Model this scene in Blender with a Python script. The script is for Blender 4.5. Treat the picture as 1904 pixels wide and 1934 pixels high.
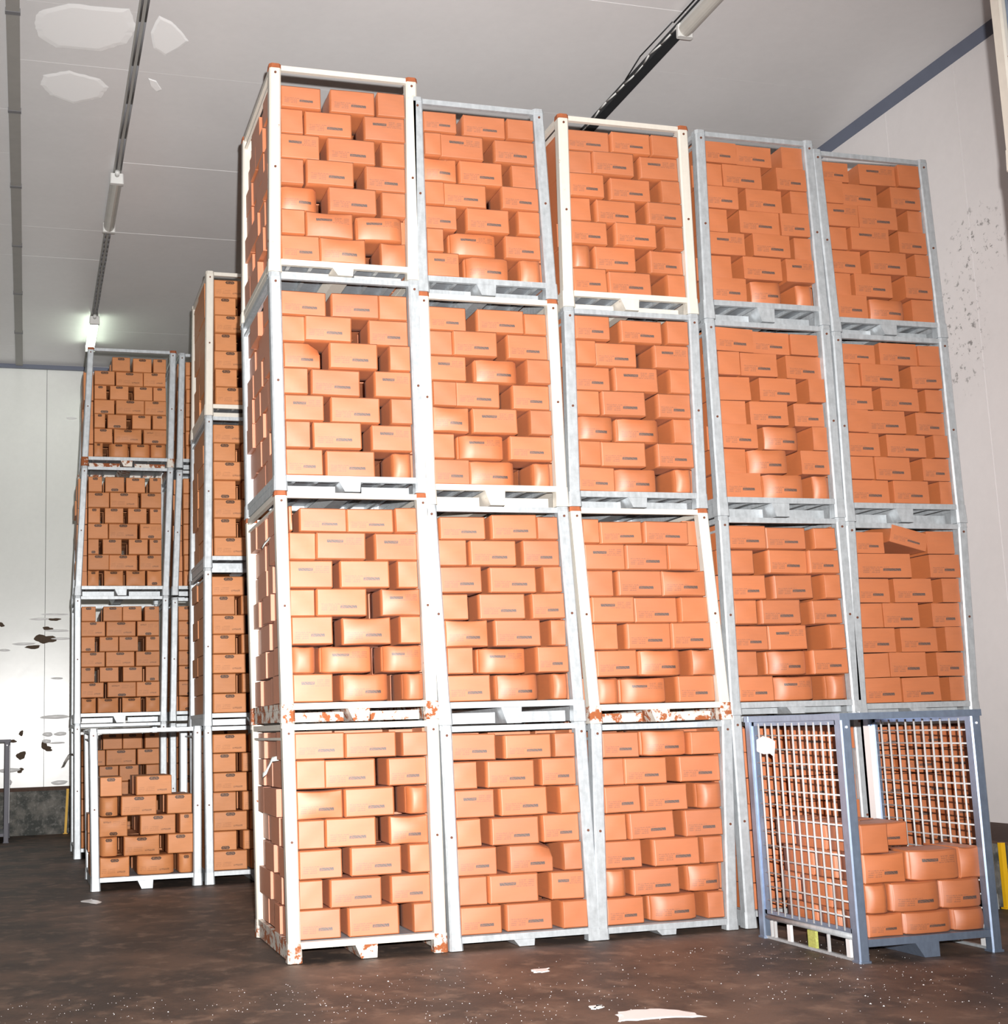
import bpy, math, random
from mathutils import Matrix, Vector
import numpy as np
random.seed(7)
for o in list(bpy.data.objects): bpy.data.objects.remove(o)
C = bpy.context.scene.collection
SC = bpy.context.scene

# ------------------------------------------------------------------ camera
F_PX, CX, CY = 2458.09, 717.88, 1003.04
CAM = Vector((-1.91734, -9.84190, 1.70813))
YAW, PIT, ROL = math.radians(15.30425), math.radians(8.62775), math.radians(-1.73941)
fwd = Vector((math.sin(YAW)*math.cos(PIT), math.cos(YAW)*math.cos(PIT), math.sin(PIT)))
rgt = Vector((math.cos(YAW), -math.sin(YAW), 0)); upv = rgt.cross(fwd)
r2 = math.cos(ROL)*rgt + math.sin(ROL)*upv; u2 = -math.sin(ROL)*rgt + math.cos(ROL)*upv
RM = Matrix((r2, u2, -fwd)).transposed()
cam = bpy.data.cameras.new('camera'); camo = bpy.data.objects.new('camera', cam); C.objects.link(camo)
cam.sensor_width = 36.0; cam.sensor_fit = 'AUTO'
cam.lens = F_PX*36.0/1934.0
cam.shift_x = (952-CX)/1934.0; cam.shift_y = (CY-967)/1934.0
cam.clip_start = 0.05; cam.clip_end = 200
camo.matrix_world = Matrix.Translation(CAM) @ RM.to_4x4()
SC.camera = camo

# ------------------------------------------------------------------ light
SC.view_settings.view_transform = 'Standard'; SC.view_settings.look = 'None'
SC.view_settings.gamma = 1.0; SC.view_settings.use_curve_mapping = False
SC.view_settings.exposure = 0.0
w = bpy.data.worlds.new('world'); SC.world = w; w.use_nodes = True
w.node_tree.nodes['Background'].inputs[0].default_value = (0.80, 0.84, 0.80, 1)
w.node_tree.nodes['Background'].inputs[1].default_value = 0.17
# the camera's own flash, a little above and right of the lens
fl = bpy.data.lights.new('camera_flash', 'SPOT'); fl.energy = 13200; fl.color = (1.0, 0.975, 0.955)
fl.shadow_soft_size = 0.035; fl.spot_size = math.radians(80); fl.spot_blend = 1.0
flo = bpy.data.objects.new('camera_flash', fl); C.objects.link(flo)
flo.matrix_world = Matrix.Translation(CAM + r2*0.14 + u2*0.32 + fwd*0.02) @ RM.to_4x4()

# ------------------------------------------------------------------ materials
def mat(name):
    m = bpy.data.materials.new(name); m.use_nodes = True
    nt = m.node_tree; return m, nt, nt.nodes['Principled BSDF']
class NB:
    def __init__(s, nt): s.nt = nt
    def n(s, t, **k):
        x = s.nt.nodes.new(t)
        for a, b in k.items(): setattr(x, a, b)
        return x
    def put(s, sock, v):
        if hasattr(v, 'is_linked') or hasattr(v, 'links'): s.nt.links.new(v, sock)
        else: sock.default_value = v
    def m(s, op, a, b=0.0, c=0.0, clamp=False):
        x = s.n('ShaderNodeMath', operation=op, use_clamp=clamp)
        s.put(x.inputs[0], a); s.put(x.inputs[1], b); s.put(x.inputs[2], c); return x.outputs[0]
    def mix(s, f, a, b):
        x = s.n('ShaderNodeMix', data_type='RGBA')
        s.put(x.inputs[0], f); s.put(x.inputs[6], a); s.put(x.inputs[7], b); return x.outputs[2]
    def noise(s, vec, scale, det=3, rough=0.55):
        x = s.n('ShaderNodeTexNoise'); s.put(x.inputs['Scale'], scale); s.put(x.inputs['Detail'], det); s.put(x.inputs['Roughness'], rough)
        if vec is not None: s.nt.links.new(vec, x.inputs['Vector'])
        return x.outputs[0]
    def ramp(s, v, a, b):
        x = s.n('ShaderNodeMapRange', interpolation_type='SMOOTHSTEP'); s.put(x.inputs[0], v); x.inputs[1].default_value = a; x.inputs[2].default_value = b
        return x.outputs[0]
    def rect(s, u, v, u0, u1, v0, v1):
        return s.m('MULTIPLY', s.m('COMPARE', u, (u0+u1)/2, (u1-u0)/2), s.m('COMPARE', v, (v0+v1)/2, (v1-v0)/2))
    def pos(s): return s.n('ShaderNodeNewGeometry').outputs['Position']
def scaled(b, vec, sx, sy, sz):
    x = b.n('ShaderNodeMapping'); x.inputs['Scale'].default_value = (sx, sy, sz); b.nt.links.new(vec, x.inputs['Vector']); return x.outputs[0]
def bump(b, bs, h, st, dist=0.01):
    x = b.n('ShaderNodeBump'); x.inputs['Strength'].default_value = st; x.inputs['Distance'].default_value = dist
    b.nt.links.new(h, x.inputs['Height']); b.nt.links.new(x.outputs[0], bs.inputs['Normal'])

KRAFT = (0.44, 0.112, 0.018, 1)
KRAFT_B = (0.54, 0.215, 0.080, 1)
INK = (0.035, 0.02, 0.014, 1)
def kraft(name, kind, col=KRAFT):
    m, nt, bs = mat(name); b = NB(nt)
    rnd = b.n('ShaderNodeObjectInfo').outputs['Random']
    p = b.pos()
    n1 = b.noise(scaled(b, p, 1, 1, 6), 9, 3); n2 = b.noise(p, 3.0, 2)
    val = b.m('ADD', b.m('MULTIPLY_ADD', n1, 0.16, 0.86), b.m('MULTIPLY_ADD', rnd, 0.14, -0.03))
    val = b.m('ADD', val, b.m('MULTIPLY_ADD', n2, 0.16, -0.10))
    c = b.n('ShaderNodeVectorMath', operation='SCALE'); c.inputs[0].default_value = col[:3]; nt.links.new(val, c.inputs['Scale'])
    base = c.outputs[0]
    if kind:
        uv = b.n('ShaderNodeUVMap').outputs[0]
        sp = b.n('ShaderNodeSeparateXYZ'); nt.links.new(uv, sp.inputs[0]); u, v = sp.outputs[0], sp.outputs[1]
        def glyph(un, vn):   # broken strokes that read as small print
            cu = b.m('FLOOR', b.m('MULTIPLY', u, un)); cv = b.m('FLOOR', b.m('MULTIPLY', v, vn))
            cb = b.n('ShaderNodeCombineXYZ'); nt.links.new(cu, cb.inputs[0]); nt.links.new(cv, cb.inputs[1])
            wn = b.n('ShaderNodeTexWhiteNoise', noise_dimensions='2D'); nt.links.new(cb.outputs[0], wn.inputs['Vector'])
            return wn.outputs[0]
        def lines(v0, pitch, duty): return b.m('LESS_THAN', b.m('FRACT', b.m('DIVIDE', b.m('SUBTRACT', v, v0), pitch)), duty)
        if kind == 'print':
            gl = b.m('MULTIPLY_ADD', b.m('GREATER_THAN', glyph(74, 42), 0.42), 0.35, 0.70)
            a = b.m('MULTIPLY', b.rect(u, v, 0.46, 0.80, 0.275, 0.385), gl)
            fa = b.m('MULTIPLY', b.m('MULTIPLY', lines(0.20, 0.07, 0.55), b.m('GREATER_THAN', glyph(60, 14.3), 0.3)), b.m('ADD', b.rect(u, v, 0.08, 0.40, 0.20, 0.48), b.rect(u, v, 0.40, 0.58, 0.41, 0.45)))
            a = b.m('MAXIMUM', a, b.m('MULTIPLY', fa, 0.42))
        else:
            du = b.m('ABSOLUTE', b.m('SUBTRACT', u, 0.5)); dv = b.m('ABSOLUTE', b.m('SUBTRACT', v, 0.86))
            uw = 0.15 if kind == 'badge' else 0.20
            d = b.m('MAXIMUM', b.m('DIVIDE', dv, 0.085), b.m('ADD', b.m('DIVIDE', du, uw), b.m('MULTIPLY', dv, 3.2)))
            pl = b.m('LESS_THAN', d, 1.0); inn = b.m('LESS_THAN', d, 0.74)
            gl = b.m('GREATER_THAN', glyph(48, 34), 0.5)
            a = b.m('MULTIPLY', pl, b.m('SUBTRACT', 0.97, b.m('MULTIPLY', b.m('MULTIPLY', inn, gl), 0.36)))
            if kind == 'badge':
                t = b.m('MULTIPLY', b.rect(u, v, 0.58, 0.86, 0.20, 0.29), b.m('MULTIPLY_ADD', b.m('GREATER_THAN', glyph(70, 40), 0.45), 0.4, 0.2))
                f2 = b.m('MULTIPLY', b.m('MULTIPLY', lines(0.2, 0.09, 0.45), b.m('GREATER_THAN', glyph(55, 11), 0.35)), b.rect(u, v, 0.06, 0.52, 0.20, 0.42))
                a = b.m('MAXIMUM', a, b.m('MAXIMUM', t, b.m('MULTIPLY', f2, 0.22)))
        base = b.mix(b.m('MULTIPLY', a, 0.96), base, INK)
    nt.links.new(base, bs.inputs['Base Color'])
    bs.inputs['Roughness'].default_value = 0.55
    bs.inputs['Specular IOR Level'].default_value = 0.40
    if col is KRAFT:      # waxed board: a broad whitish gloss
        bs.inputs['Coat Weight'].default_value = 1.0; bs.inputs['Coat IOR'].default_value = 2.02; bs.inputs['Coat Roughness'].default_value = 0.66
    bump(b, bs, b.noise(scaled(b, p, 1, 1, 1), 14, 2), 0.25, 0.004)
    return m
M = {}
M['kraft'] = kraft('kraft_board', None); M['print'] = kraft('kraft_board_printed', 'print')
M['kraftb'] = kraft('ochre_board', None, KRAFT_B); M['badge'] = kraft('ochre_board_badged', 'badge', KRAFT_B); M['badge_end'] = kraft('ochre_board_badged_end', 'badge_end', KRAFT_B)

def metal(name, col, rust=0.0, rustcol=(0.30, 0.085, 0.025, 1), metallic=0.15, rough=0.45, mott=0.25, rscale=9):
    m, nt, bs = mat(name); b = NB(nt); p = b.pos()
    n = b.noise(p, 16, 4, 0.65); n0 = b.noise(scaled(b, p, 3, 3, 0.6), 11, 3)
    val = b.m('ADD', b.m('MULTIPLY_ADD', n, mott, 1-mott*0.5), b.m('MULTIPLY_ADD', n0, mott*0.8, -mott*0.4))
    c = b.n('ShaderNodeVectorMath', operation='SCALE'); c.inputs[0].default_value = col; nt.links.new(val, c.inputs['Scale'])
    base = c.outputs[0]
    if rust > 0:
        r = b.ramp(b.noise(p, rscale, 5, 0.7), 0.72-rust, 0.80-rust)
        base = b.mix(r, base, rustcol)
        nt.links.new(b.m('MULTIPLY_ADD', r, 0.4, rough, clamp=True), bs.inputs['Roughness'])
    else: bs.inputs['Roughness'].default_value = rough
    nt.links.new(base, bs.inputs['Base Color']); bs.inputs['Metallic'].default_value = metallic
    return m
M['galv'] = metal('galvanised_steel', (0.45, 0.48, 0.50), 0.0, metallic=0.35, mott=0.6)
M['cream'] = metal('worn_white_paint', (0.64, 0.60, 0.53), 0.06, mott=0.15)
M['creamrust'] = metal('flaking_white_paint', (0.64, 0.60, 0.54), 0.245, rscale=11, mott=0.15)
M['rust'] = metal('rusted_steel', (0.30, 0.085, 0.03), 0.0, rough=0.8, mott=0.6, metallic=0.0)
M['bluegalv'] = metal('bluish_galvanised_steel', (0.27, 0.34, 0.46), 0.0, metallic=0.7, rough=0.36, mott=0.4)
M['wire'] = metal('galvanised_wire', (0.62, 0.62, 0.62), 0.0, metallic=0.35, rough=0.4, mott=0.15)
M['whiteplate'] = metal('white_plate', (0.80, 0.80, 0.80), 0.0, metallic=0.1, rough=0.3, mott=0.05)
M['deck'] = metal('deck_steel', (0.34, 0.37, 0.40), 0.0, metallic=0.3, rough=0.5, mott=0.4)

def plain(name, col, rough=0.5, metallic=0.0, nz=0.1, sc=6):
    m, nt, bs = mat(name); b = NB(nt)
    n = b.noise(b.pos(), sc, 3)
    c = b.n('ShaderNodeVectorMath', operation='SCALE'); c.inputs[0].default_value = col; nt.links.new(b.m('MULTIPLY_ADD', n, nz*2, 1-nz), c.inputs['Scale'])
    nt.links.new(c.outputs[0], bs.inputs['Base Color']); bs.inputs['Roughness'].default_value = rough; bs.inputs['Metallic'].default_value = metallic
    return m
M['bolt'] = plain('dark_bolt', (0.12, 0.04, 0.02), 0.6)
M['yellow'] = plain('yellow_paint', (0.80, 0.45, 0.01), 0.5)
M['black'] = plain('black_rubber', (0.02, 0.022, 0.025), 0.6)
M['grey_trim'] = plain('slate_trim', (0.16, 0.18, 0.24), 0.5)
M['tape'] = plain('grey_strap', (0.55, 0.58, 0.55), 0.3)
M['paper'] = plain('white_paper', (0.85, 0.85, 0.85), 0.6)
M['lampbody'] = plain('lamp_housing', (0.66, 0.66, 0.64), 0.4)
M['lampoff'] = plain('ribbed_diffuser', (0.50, 0.48, 0.44), 0.25)
M['ice'] = plain('frost', (1.0, 1.0, 1.0), 0.35, nz=0.02, sc=30)
M['cable'] = plain('grey_cable', (0.18, 0.18, 0.19), 0.5)
M['trunk'] = plain('grey_trunking', (0.34, 0.33, 0.31), 0.5)
M['dirt'] = plain('brown_stain', (0.085, 0.055, 0.035), 0.8, nz=0.4, sc=40)
M['slate'] = plain('slate_paint', (0.17, 0.17, 0.20), 0.6)
M['dent'] = plain('dented_sheet', (0.86, 0.86, 0.86), 0.3)
m, nt, bs = mat('lit_diffuser'); bs.inputs['Emission Color'].default_value = (0.85, 1.0, 0.80, 1); bs.inputs['Emission Strength'].default_value = 14; M['lit'] = m

def panel(name, col, rough, marks=None):
    m, nt, bs = mat(name); b = NB(nt); p = b.pos()
    n = b.noise(p, 0.7, 4, 0.6); n2 = b.noise(p, 9, 4, 0.7)
    c = b.n('ShaderNodeVectorMath', operation='SCALE'); c.inputs[0].default_value = col
    nt.links.new(b.m('ADD', b.m('MULTIPLY_ADD', n, 0.14, 0.90), b.m('MULTIPLY_ADD', n2, 0.08, -0.04)), c.inputs['Scale'])
    base = c.outputs[0]
    if marks:   # scuffs left by pallets in two upright bands
        sp = b.n('ShaderNodeSeparateXYZ'); nt.links.new(p, sp.inputs[0])
        s = None
        for (y0, hy, z0, hz) in marks:
            e = b.m('ADD', b.m('POWER', b.m('ABSOLUTE', b.m('DIVIDE', b.m('SUBTRACT', sp.outputs[1], y0), hy)), 2.0), b.m('POWER', b.m('ABSOLUTE', b.m('DIVIDE', b.m('SUBTRACT', sp.outputs[2], z0), hz)), 2.0))
            q = b.ramp(e, 1.0, 0.2); s = q if s is None else b.m('MAXIMUM', s, q)
        k = b.m('MULTIPLY', s, b.ramp(b.noise(p, 11, 5, 0.75), 0.56, 0.64))
        base = b.mix(b.m('MULTIPLY', k, 0.65), base, (0.07, 0.065, 0.06, 1))
    nt.links.new(base, bs.inputs['Base Color']); bs.inputs['Roughness'].default_value = rough
    bump(b, bs, b.noise(p, 1.3, 3), 0.12, 0.02)
    return m
M['ceil'] = panel('ceiling_sheet', (0.78, 0.77, 0.77), 0.34)
M['wallback'] = panel('white_wall_sheet', (0.84, 0.86, 0.83), 0.26)
M['wallright'] = panel('white_wall_sheet_scuffed', (0.88, 0.845, 0.84), 0.5, [(1.15, 0.55, 6.6, 0.5), (1.55, 0.5, 5.75, 0.85), (2.3, .5, 6.9, .5)])
def conc(name, c1, c2, c3, rough, stretch, scl):
    m, nt, bs = mat(name); b = NB(nt); p = b.pos()
    a = b.noise(scaled(b, p, *stretch), scl, 6, 0.65); d = b.noise(p, 34, 4, 0.7); e = b.noise(scaled(b, p, *stretch), scl*4.5, 4, 0.6)
    col = b.mix(b.ramp(a, 0.40, 0.64), c1, c2)
    col = b.mix(b.m('MULTIPLY', b.ramp(e, 0.50, 0.70), 0.55), col, c3)
    col = b.mix(b.m('MULTIPLY', b.ramp(d, 0.60, 0.72), 0.35), col, c3)
    nt.links.new(col, bs.inputs['Base Color']); bs.inputs['Roughness'].default_value = rough
    bump(b, bs, d, 0.3, 0.006)
    return m
M['floor'] = conc('stained_concrete', (0.050, 0.035, 0.028, 1), (0.150, 0.090, 0.062, 1), (0.29, 0.19, 0.135, 1), 0.6, (0.9, 0.8, 1), 1.15)
M['kerb'] = conc('dirty_concrete', (0.06, 0.065, 0.06, 1), (0.20, 0.19, 0.17, 1), (0.32, 0.31, 0.29, 1), 0.8, (1, 1, 1), 3.0)
M['kerbtop'] = plain('dirt_ledge', (0.10, 0.06, 0.045), 0.9, nz=0.4, sc=20)

# ------------------------------------------------------------------ mesh helpers
class MB:
    def __init__(s): s.v = []; s.f = []
    def add(s, vs, fs):
        o = len(s.v); s.v += [tuple(x) for x in vs]; s.f += [tuple(i+o for i in f) for f in fs]; return s
    def box(s, x0, x1, y0, y1, z0, z1):
        return s.add([(x0,y0,z0),(x1,y0,z0),(x1,y1,z0),(x0,y1,z0),(x0,y0,z1),(x1,y0,z1),(x1,y1,z1),(x0,y1,z1)],
                     [(3,2,1,0),(4,5,6,7),(0,1,5,4),(1,2,6,5),(2,3,7,6),(3,0,4,7)])
    def prism(s, prof0, z0, prof1, z1):     # vertical loft between two outlines
        n = len(prof0); vs = [(x,y,z0) for x,y in prof0]+[(x,y,z1) for x,y in prof1]
        return s.add(vs, [tuple(range(n-1,-1,-1)), tuple(range(n,2*n))]+[(i,(i+1)%n,n+(i+1)%n,n+i) for i in range(n)])
    def tube(s, p0, p1, r, n=6):
        p0, p1 = Vector(p0), Vector(p1); d = (p1-p0).normalized(); a = d.orthogonal().normalized(); c = d.cross(a)
        ring = [(math.cos(2*math.pi*i/n)*r, math.sin(2*math.pi*i/n)*r) for i in range(n)]
        vs = [p0+a*x+c*y for x,y in ring]+[p1+a*x+c*y for x,y in ring]
        return s.add(vs, [tuple(range(n-1,-1,-1)), tuple(range(n,2*n))]+[(i,(i+1)%n,n+(i+1)%n,n+i) for i in range(n)])
    def path(s, pts, r, n=6):
        for a, b in zip(pts, pts[1:]): s.tube(a, b, r, n)
        return s
    def mesh(s, name, m, smooth=False):
        me = bpy.data.meshes.new(name); me.from_pydata(s.v, [], s.f); me.update()
        for x in (m if isinstance(m, (list, tuple)) else [m]): me.materials.append(x)
        if smooth: me.polygons.foreach_set('use_smooth', [True]*len(me.polygons))
        return me
    def build(s, name, m, parent=None, smooth=False, loc=None):
        o = bpy.data.objects.new(name, s.mesh(name, m, smooth)); C.objects.link(o)
        if parent: o.parent = parent
        if loc: o.location = loc
        return o
def tag(o, label=None, cat=None, group=None, kind=None):
    for k, v in (('label', label), ('category', cat), ('group', group), ('kind', kind)):
        if v: o[k] = v
    return o
def thing(name, label, cat, loc=(0,0,0), group=None, rz=0):
    o = bpy.data.objects.new(name, None); C.objects.link(o); o.location = loc; o.rotation_euler.z = rz; o.empty_display_size = 0.2
    return tag(o, label, cat, group)
def inst(name, me, parent, loc=(0,0,0), rot=(0,0,0)):
    o = bpy.data.objects.new(name, me); C.objects.link(o); o.parent = parent; o.location = loc; o.rotation_euler = rot; return o
def octo(cx, cy, wx, wy, ch=0.012):
    x, y = wx/2, wy/2
    return [(cx-x+ch,cy-y),(cx+x-ch,cy-y),(cx+x,cy-y+ch),(cx+x,cy+y-ch),(cx+x-ch,cy+y),(cx-x+ch,cy+y),(cx-x,cy+y-ch),(cx-x,cy-y+ch)]

# ------------------------------------------------------------------ room
XL, XR, YF, YB, ZC = -10.0, 7.72, -14.0, 15.10, 8.76
fo = MB().box(XL, XR, YF, YB, -0.2, 0.0).build('floor', M['floor']); tag(fo, kind='structure')
ce = MB().box(XL, XR, YF, YB, ZC+0.03, ZC+0.2).build('ceiling', M['trunk']); tag(ce, kind='structure')
joints = [XL, -2.11, -0.88, 4.50, XR]
y = YF; i = 0
while y < YB-0.05:
    y1 = min(y+1.16, YB)
    for a, b in zip(joints, joints[1:]):
        dz = random.uniform(-0.0015, 0.0015)
        MB().box(a+0.003, b-0.003, y+0.0007, y1-0.0007, ZC+dz, ZC+0.03).build('ceiling_panel', M['ceil'], ce)
    y = y1
wb = MB().box(XL, XR, YB+0.04, YB+0.2, 0, ZC).build('wall_back', M['black']); tag(wb, kind='structure')
xs = [XL, -8.6, -7.45, -6.3, -5.15, -3.97, -2.80, -1.60, -0.42, 0.76, 1.94, 3.12, 4.30, 5.48, 6.66, XR]
for a, b in zip(xs, xs[1:]):
    MB().box(a+0.004, b-0.004, YB, YB+0.04, 0.842, ZC).build('wall_panel', M['wallback'], wb)
wr = MB().box(XR+0.04, XR+0.2, YF, YB, 0, ZC).build('wall_right', M['black']); tag(wr, kind='structure')
y = -13.9
while y < YB-0.1:
    y1 = min(y+1.165, YB)
    MB().box(XR, XR+0.04, y+0.004, y1-0.004, 0.55, ZC).build('wall_panel', M['wallright'], wr); y = y1
wl = MB().box(XL-0.2, XL, YF, YB, 0, ZC).build('wall_left', M['wallback']); tag(wl, kind='structure')
tr = MB().add([(XR-0.10,YF,ZC),(XR,YF,ZC-0.10),(XR,YF,ZC),(XR-0.10,YB,ZC),(XR,YB,ZC-0.10),(XR,YB,ZC)], [(0,1,2),(5,4,3),(0,3,4,1),(1,4,5,2),(2,5,3,0)]).build('trim_1', M['grey_trim']); tag(tr, kind='structure')
tr = MB().box(XL, XR-0.1, YB-0.07, YB, ZC-0.075, ZC).build('trim_2', M['grey_trim']); tag(tr, kind='structure')
kb = MB().box(XL, XR, YB-0.14, YB+0.04, 0, 0.78).build('baseboard_back', M['kerb']); tag(kb, kind='structure')
MB().box(XL, XR, YB-0.15, YB+0.0, 0.78, 0.845).build('ledge', M['kerbtop'], kb)
kr = MB().box(6.36, XR+0.02, -9.0, YB-0.15, 0, 0.54).build('baseboard_right', M['kerb']); tag(kr, kind='structure')
MB().box(6.37, XR, -9.0, YB-0.15, 0.54, 0.565).build('ledge', M['kerbtop'], kr)

# scars on the back wall sheets
def blob(cx, cz, rx, rz, seed, n=18, thick=0.006, yy=YB, irr=0.35):
    rr = random.Random(seed); ph = [rr.uniform(0, 6.28) for _ in range(4)]
    ring = []
    for k in range(n):
        t = 2*math.pi*k/n; r = 1+irr*(0.5*math.sin(2*t+ph[0])+0.3*math.sin(3*t+ph[1])+0.25*math.sin(5*t+ph[2]))
        ring.append((cx+rx*r*math.cos(t), cz+rz*r*math.sin(t)))
    mb = MB(); vs = [(cx, yy-thick, cz)]+[(x, yy-thick*0.7, z) for x, z in [((a-cx)*0.8+cx, (b_-cz)*0.8+cz) for a, b_ in ring]]+[(x, yy+0.001, z) for x, z in ring]
    fs = [(0, 1+(k+1)%n, 1+k) for k in range(n)]+[(1+k, 1+(k+1)%n, 1+n+(k+1)%n, 1+n+k) for k in range(n)]
    return mb.add(vs, fs)
SCARS = [(-2.004, 1.821, 0.046, 0.046, 'hole'), (-2.0, 1.42, 0.076, 0.086, 'hole'), (-2.015, 1.154, 0.061, 0.046, 'hole'), (-2.161, 1.682, 0.071, 0.036, 'hole'), (-1.599, 1.588, 0.046, 0.081, 'hole'), (-1.533, 1.528, 0.091, 0.046, 'hole'), (-1.814, 3.392, 0.163, 0.031, 'hole'), (-1.597, 3.537, 0.183, 0.092, 'hole'), (-1.428, 3.9, 0.102, 0.031, 'hole'), (-1.551, 3.733, 0.092, 0.036, 'hole'), (-2.374, 3.809, 0.051, 0.041, 'hole'), (-1.419, 3.998, 0.255, 0.02, 'dent'), (-1.378, 3.692, 0.224, 0.025, 'dent'), (-1.31, 3.543, 0.173, 0.025, 'dent'), (-1.695, 3.911, 0.173, 0.025, 'dent'), (-1.975, 3.453, 0.214, 0.025, 'dent'), (-2.321, 3.341, 0.102, 0.025, 'dent'), (-1.372, 2.809, 0.112, 0.02, 'dent'), (-1.405, 2.102, 0.254, 0.041, 'dent'), (-1.535, 1.787, 0.101, 0.041, 'dent'), (-1.308, 1.79, 0.122, 0.036, 'dent'), (-1.364, 1.628, 0.142, 0.02, 'dent'), (-2.201, 1.161, 0.203, 0.041, 'dent'), (-1.321, 0.909, 0.152, 0.041, 'dent'), (-2.217, 0.945, 0.071, 0.051, 'dent'), (-1.553, 1.663, 0.081, 0.041, 'dent'), (-1.141, 7.752, 0.115, 0.021, 'dent')]
for k, (x, z, rx, rz, kind) in enumerate(SCARS):
    blob(x, z, rx, rz, k, thick=0.02 if kind == 'dent' else 0.006, irr=0.15 if kind == 'dent' else 0.4).build('rust_hole' if kind == 'hole' else 'dent', M['dirt'] if kind == 'hole' else M['dent'], wb, smooth=True)

# ------------------------------------------------------------------ ceiling fittings
def lamp(name, label, x, y0, y1, lit):
    t = thing(name, label, 'lamp', (x, y0, ZC-0.13), 'tube lamps along the ceiling')
    L = y1-y0
    MB().box(-0.07, 0.07, 0.03, L-0.03, 0.045, 0.085).build('housing', M['lampbody'], t)
    n = 10; prof = [(0.075*math.cos(math.pi+math.pi*k/n), 0.045+0.095*math.sin(math.pi+math.pi*k/n)) for k in range(n+1)]
    vs = [(a, 0.04, c) for a, c in prof]+[(a, L-0.04, c) for a, c in prof]
    m_ = n+1
    MB().add(vs, [(k, k+1, m_+k+1, m_+k) for k in range(n)]+[tuple(range(m_-1,-1,-1)), tuple(range(m_, 2*m_))]).build('diffuser', M['lit'] if lit else M['lampoff'], t)
    for yy in (0.0, L-0.06):
        MB().prism(octo(0, yy+0.03, 0.17, 0.06), -0.05, octo(0, yy+0.03, 0.16, 0.06), 0.085).build('end_cap', M['lampbody'], t)
    MB().tube((0, -0.10, 0.06), (0, 0.0, 0.06), 0.03, 10).build('cable_gland', M['lampbody'], t, True)
    for yy in (0.25, L-0.25): MB().box(-0.02, 0.02, yy-0.02, yy+0.02, 0.085, 0.13).build('bracket', M['cable'], t)
    return t
lamp('tube_lamp', 'unlit ribbed tube lamp halfway along the left cable run', -0.885, 5.95, 7.65, False)
lamp('tube_lamp', 'glowing tube lamp above the farthest carton stack', -0.875, 11.75, 13.45, True)
lamp('tube_lamp', 'unlit tube lamp at the near end of the black cable tray', 4.50, -0.75, 1.28, False)
def run(pts, r, name, m, label, cat, group=None):
    o = MB().path(pts, r, 6).build(name, m, smooth=True); return tag(o, label, cat, group)
def wavy(x, y0, y1, z, a, s, n):
    rr = random.Random(s); return [(x+rr.uniform(-a, a), y0+(y1-y0)*k/n, z+rr.uniform(-0.012, 0.0)) for k in range(n+1)]
t = thing('cable_run', 'thin grey ceiling cable pair linking the left tube lamps', 'cable', (-0.88, 0, ZC))
for dx, s in ((-0.025, 1), (0.03, 2)):
    for (a, b) in ((-13.5, 5.85), (7.65, 11.65)):
        MB().path(wavy(dx, a, b, -0.03, 0.008, s, 22), 0.011, 6).build('cable', M['cable'], t, True)
MB().box(-0.05, 0.05, -13.5, 15.0, -0.016, -0.004).build('cable_strip', M['trunk'], t)
t = thing('cable_trunking', 'flat grey trunking down the ceiling at far left', 'trunking', (-2.115, 0, ZC))
MB().box(-0.065, 0.065, -13.5, 15.0, -0.04, -0.002).build('channel', M['trunk'], t)
for k in range(10): MB().box(-0.072, 0.072, -6+k*2.1, -5.94+k*2.1, -0.046, -0.002).build('joint_band', M['cable'], t)
t = thing('cable_tray', 'wide black cable tray running up to the right tube lamp', 'cable tray', (4.50, 0, ZC))
MB().box(-0.06, 0.06, -13.0, 14.5, -0.075, -0.002).build('tray', M['black'], t)
MB().path(wavy(-0.075, 1.2, 14.0, -0.05, 0.022, 5, 60), 0.010, 6).build('flexible_conduit', M['lampbody'], t, True)
MB().path([(-0.13, 1.25, -0.02), (-0.17, 1.9, -0.05), (-0.10, 2.4, -0.05)], 0.008, 6).build('loose_cable', M['black'], t, True)
MB().path([(-0.10, -6, -0.02), (-0.11, 1.25, -0.02)], 0.010, 6).build('cable', M['black'], t, True)

ICE = [('wide white ice sheet on the ceiling, largest of four at upper left', [(-1.876, 2.418), (-1.59, 2.212), (-1.009, 2.193), (-0.917, 2.512), (-0.987, 2.84), (-1.243, 3.056), (-1.696, 3.076), (-1.872, 2.901), (-1.915, 2.654)]), ('oval white ice sheet on the ceiling below the largest one', [(-1.811, 3.684), (-1.549, 3.536), (-1.211, 3.653), (-1.117, 3.814), (-1.188, 4.076), (-1.469, 4.273), (-1.731, 4.126), (-1.841, 3.904)]), ('shield-shaped ice sheet on the ceiling right of the cable run', [(-0.721, 2.248), (-0.581, 2.338), (-0.455, 2.516), (-0.378, 2.668), (-0.457, 2.836), (-0.581, 3.016), (-0.713, 2.89), (-0.773, 2.584)]), ('small lens-shaped ice sheet, smallest on the ceiling', [(-0.711, 3.525), (-0.622, 3.566), (-0.541, 3.755), (-0.593, 3.815), (-0.674, 3.685)])]
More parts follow.
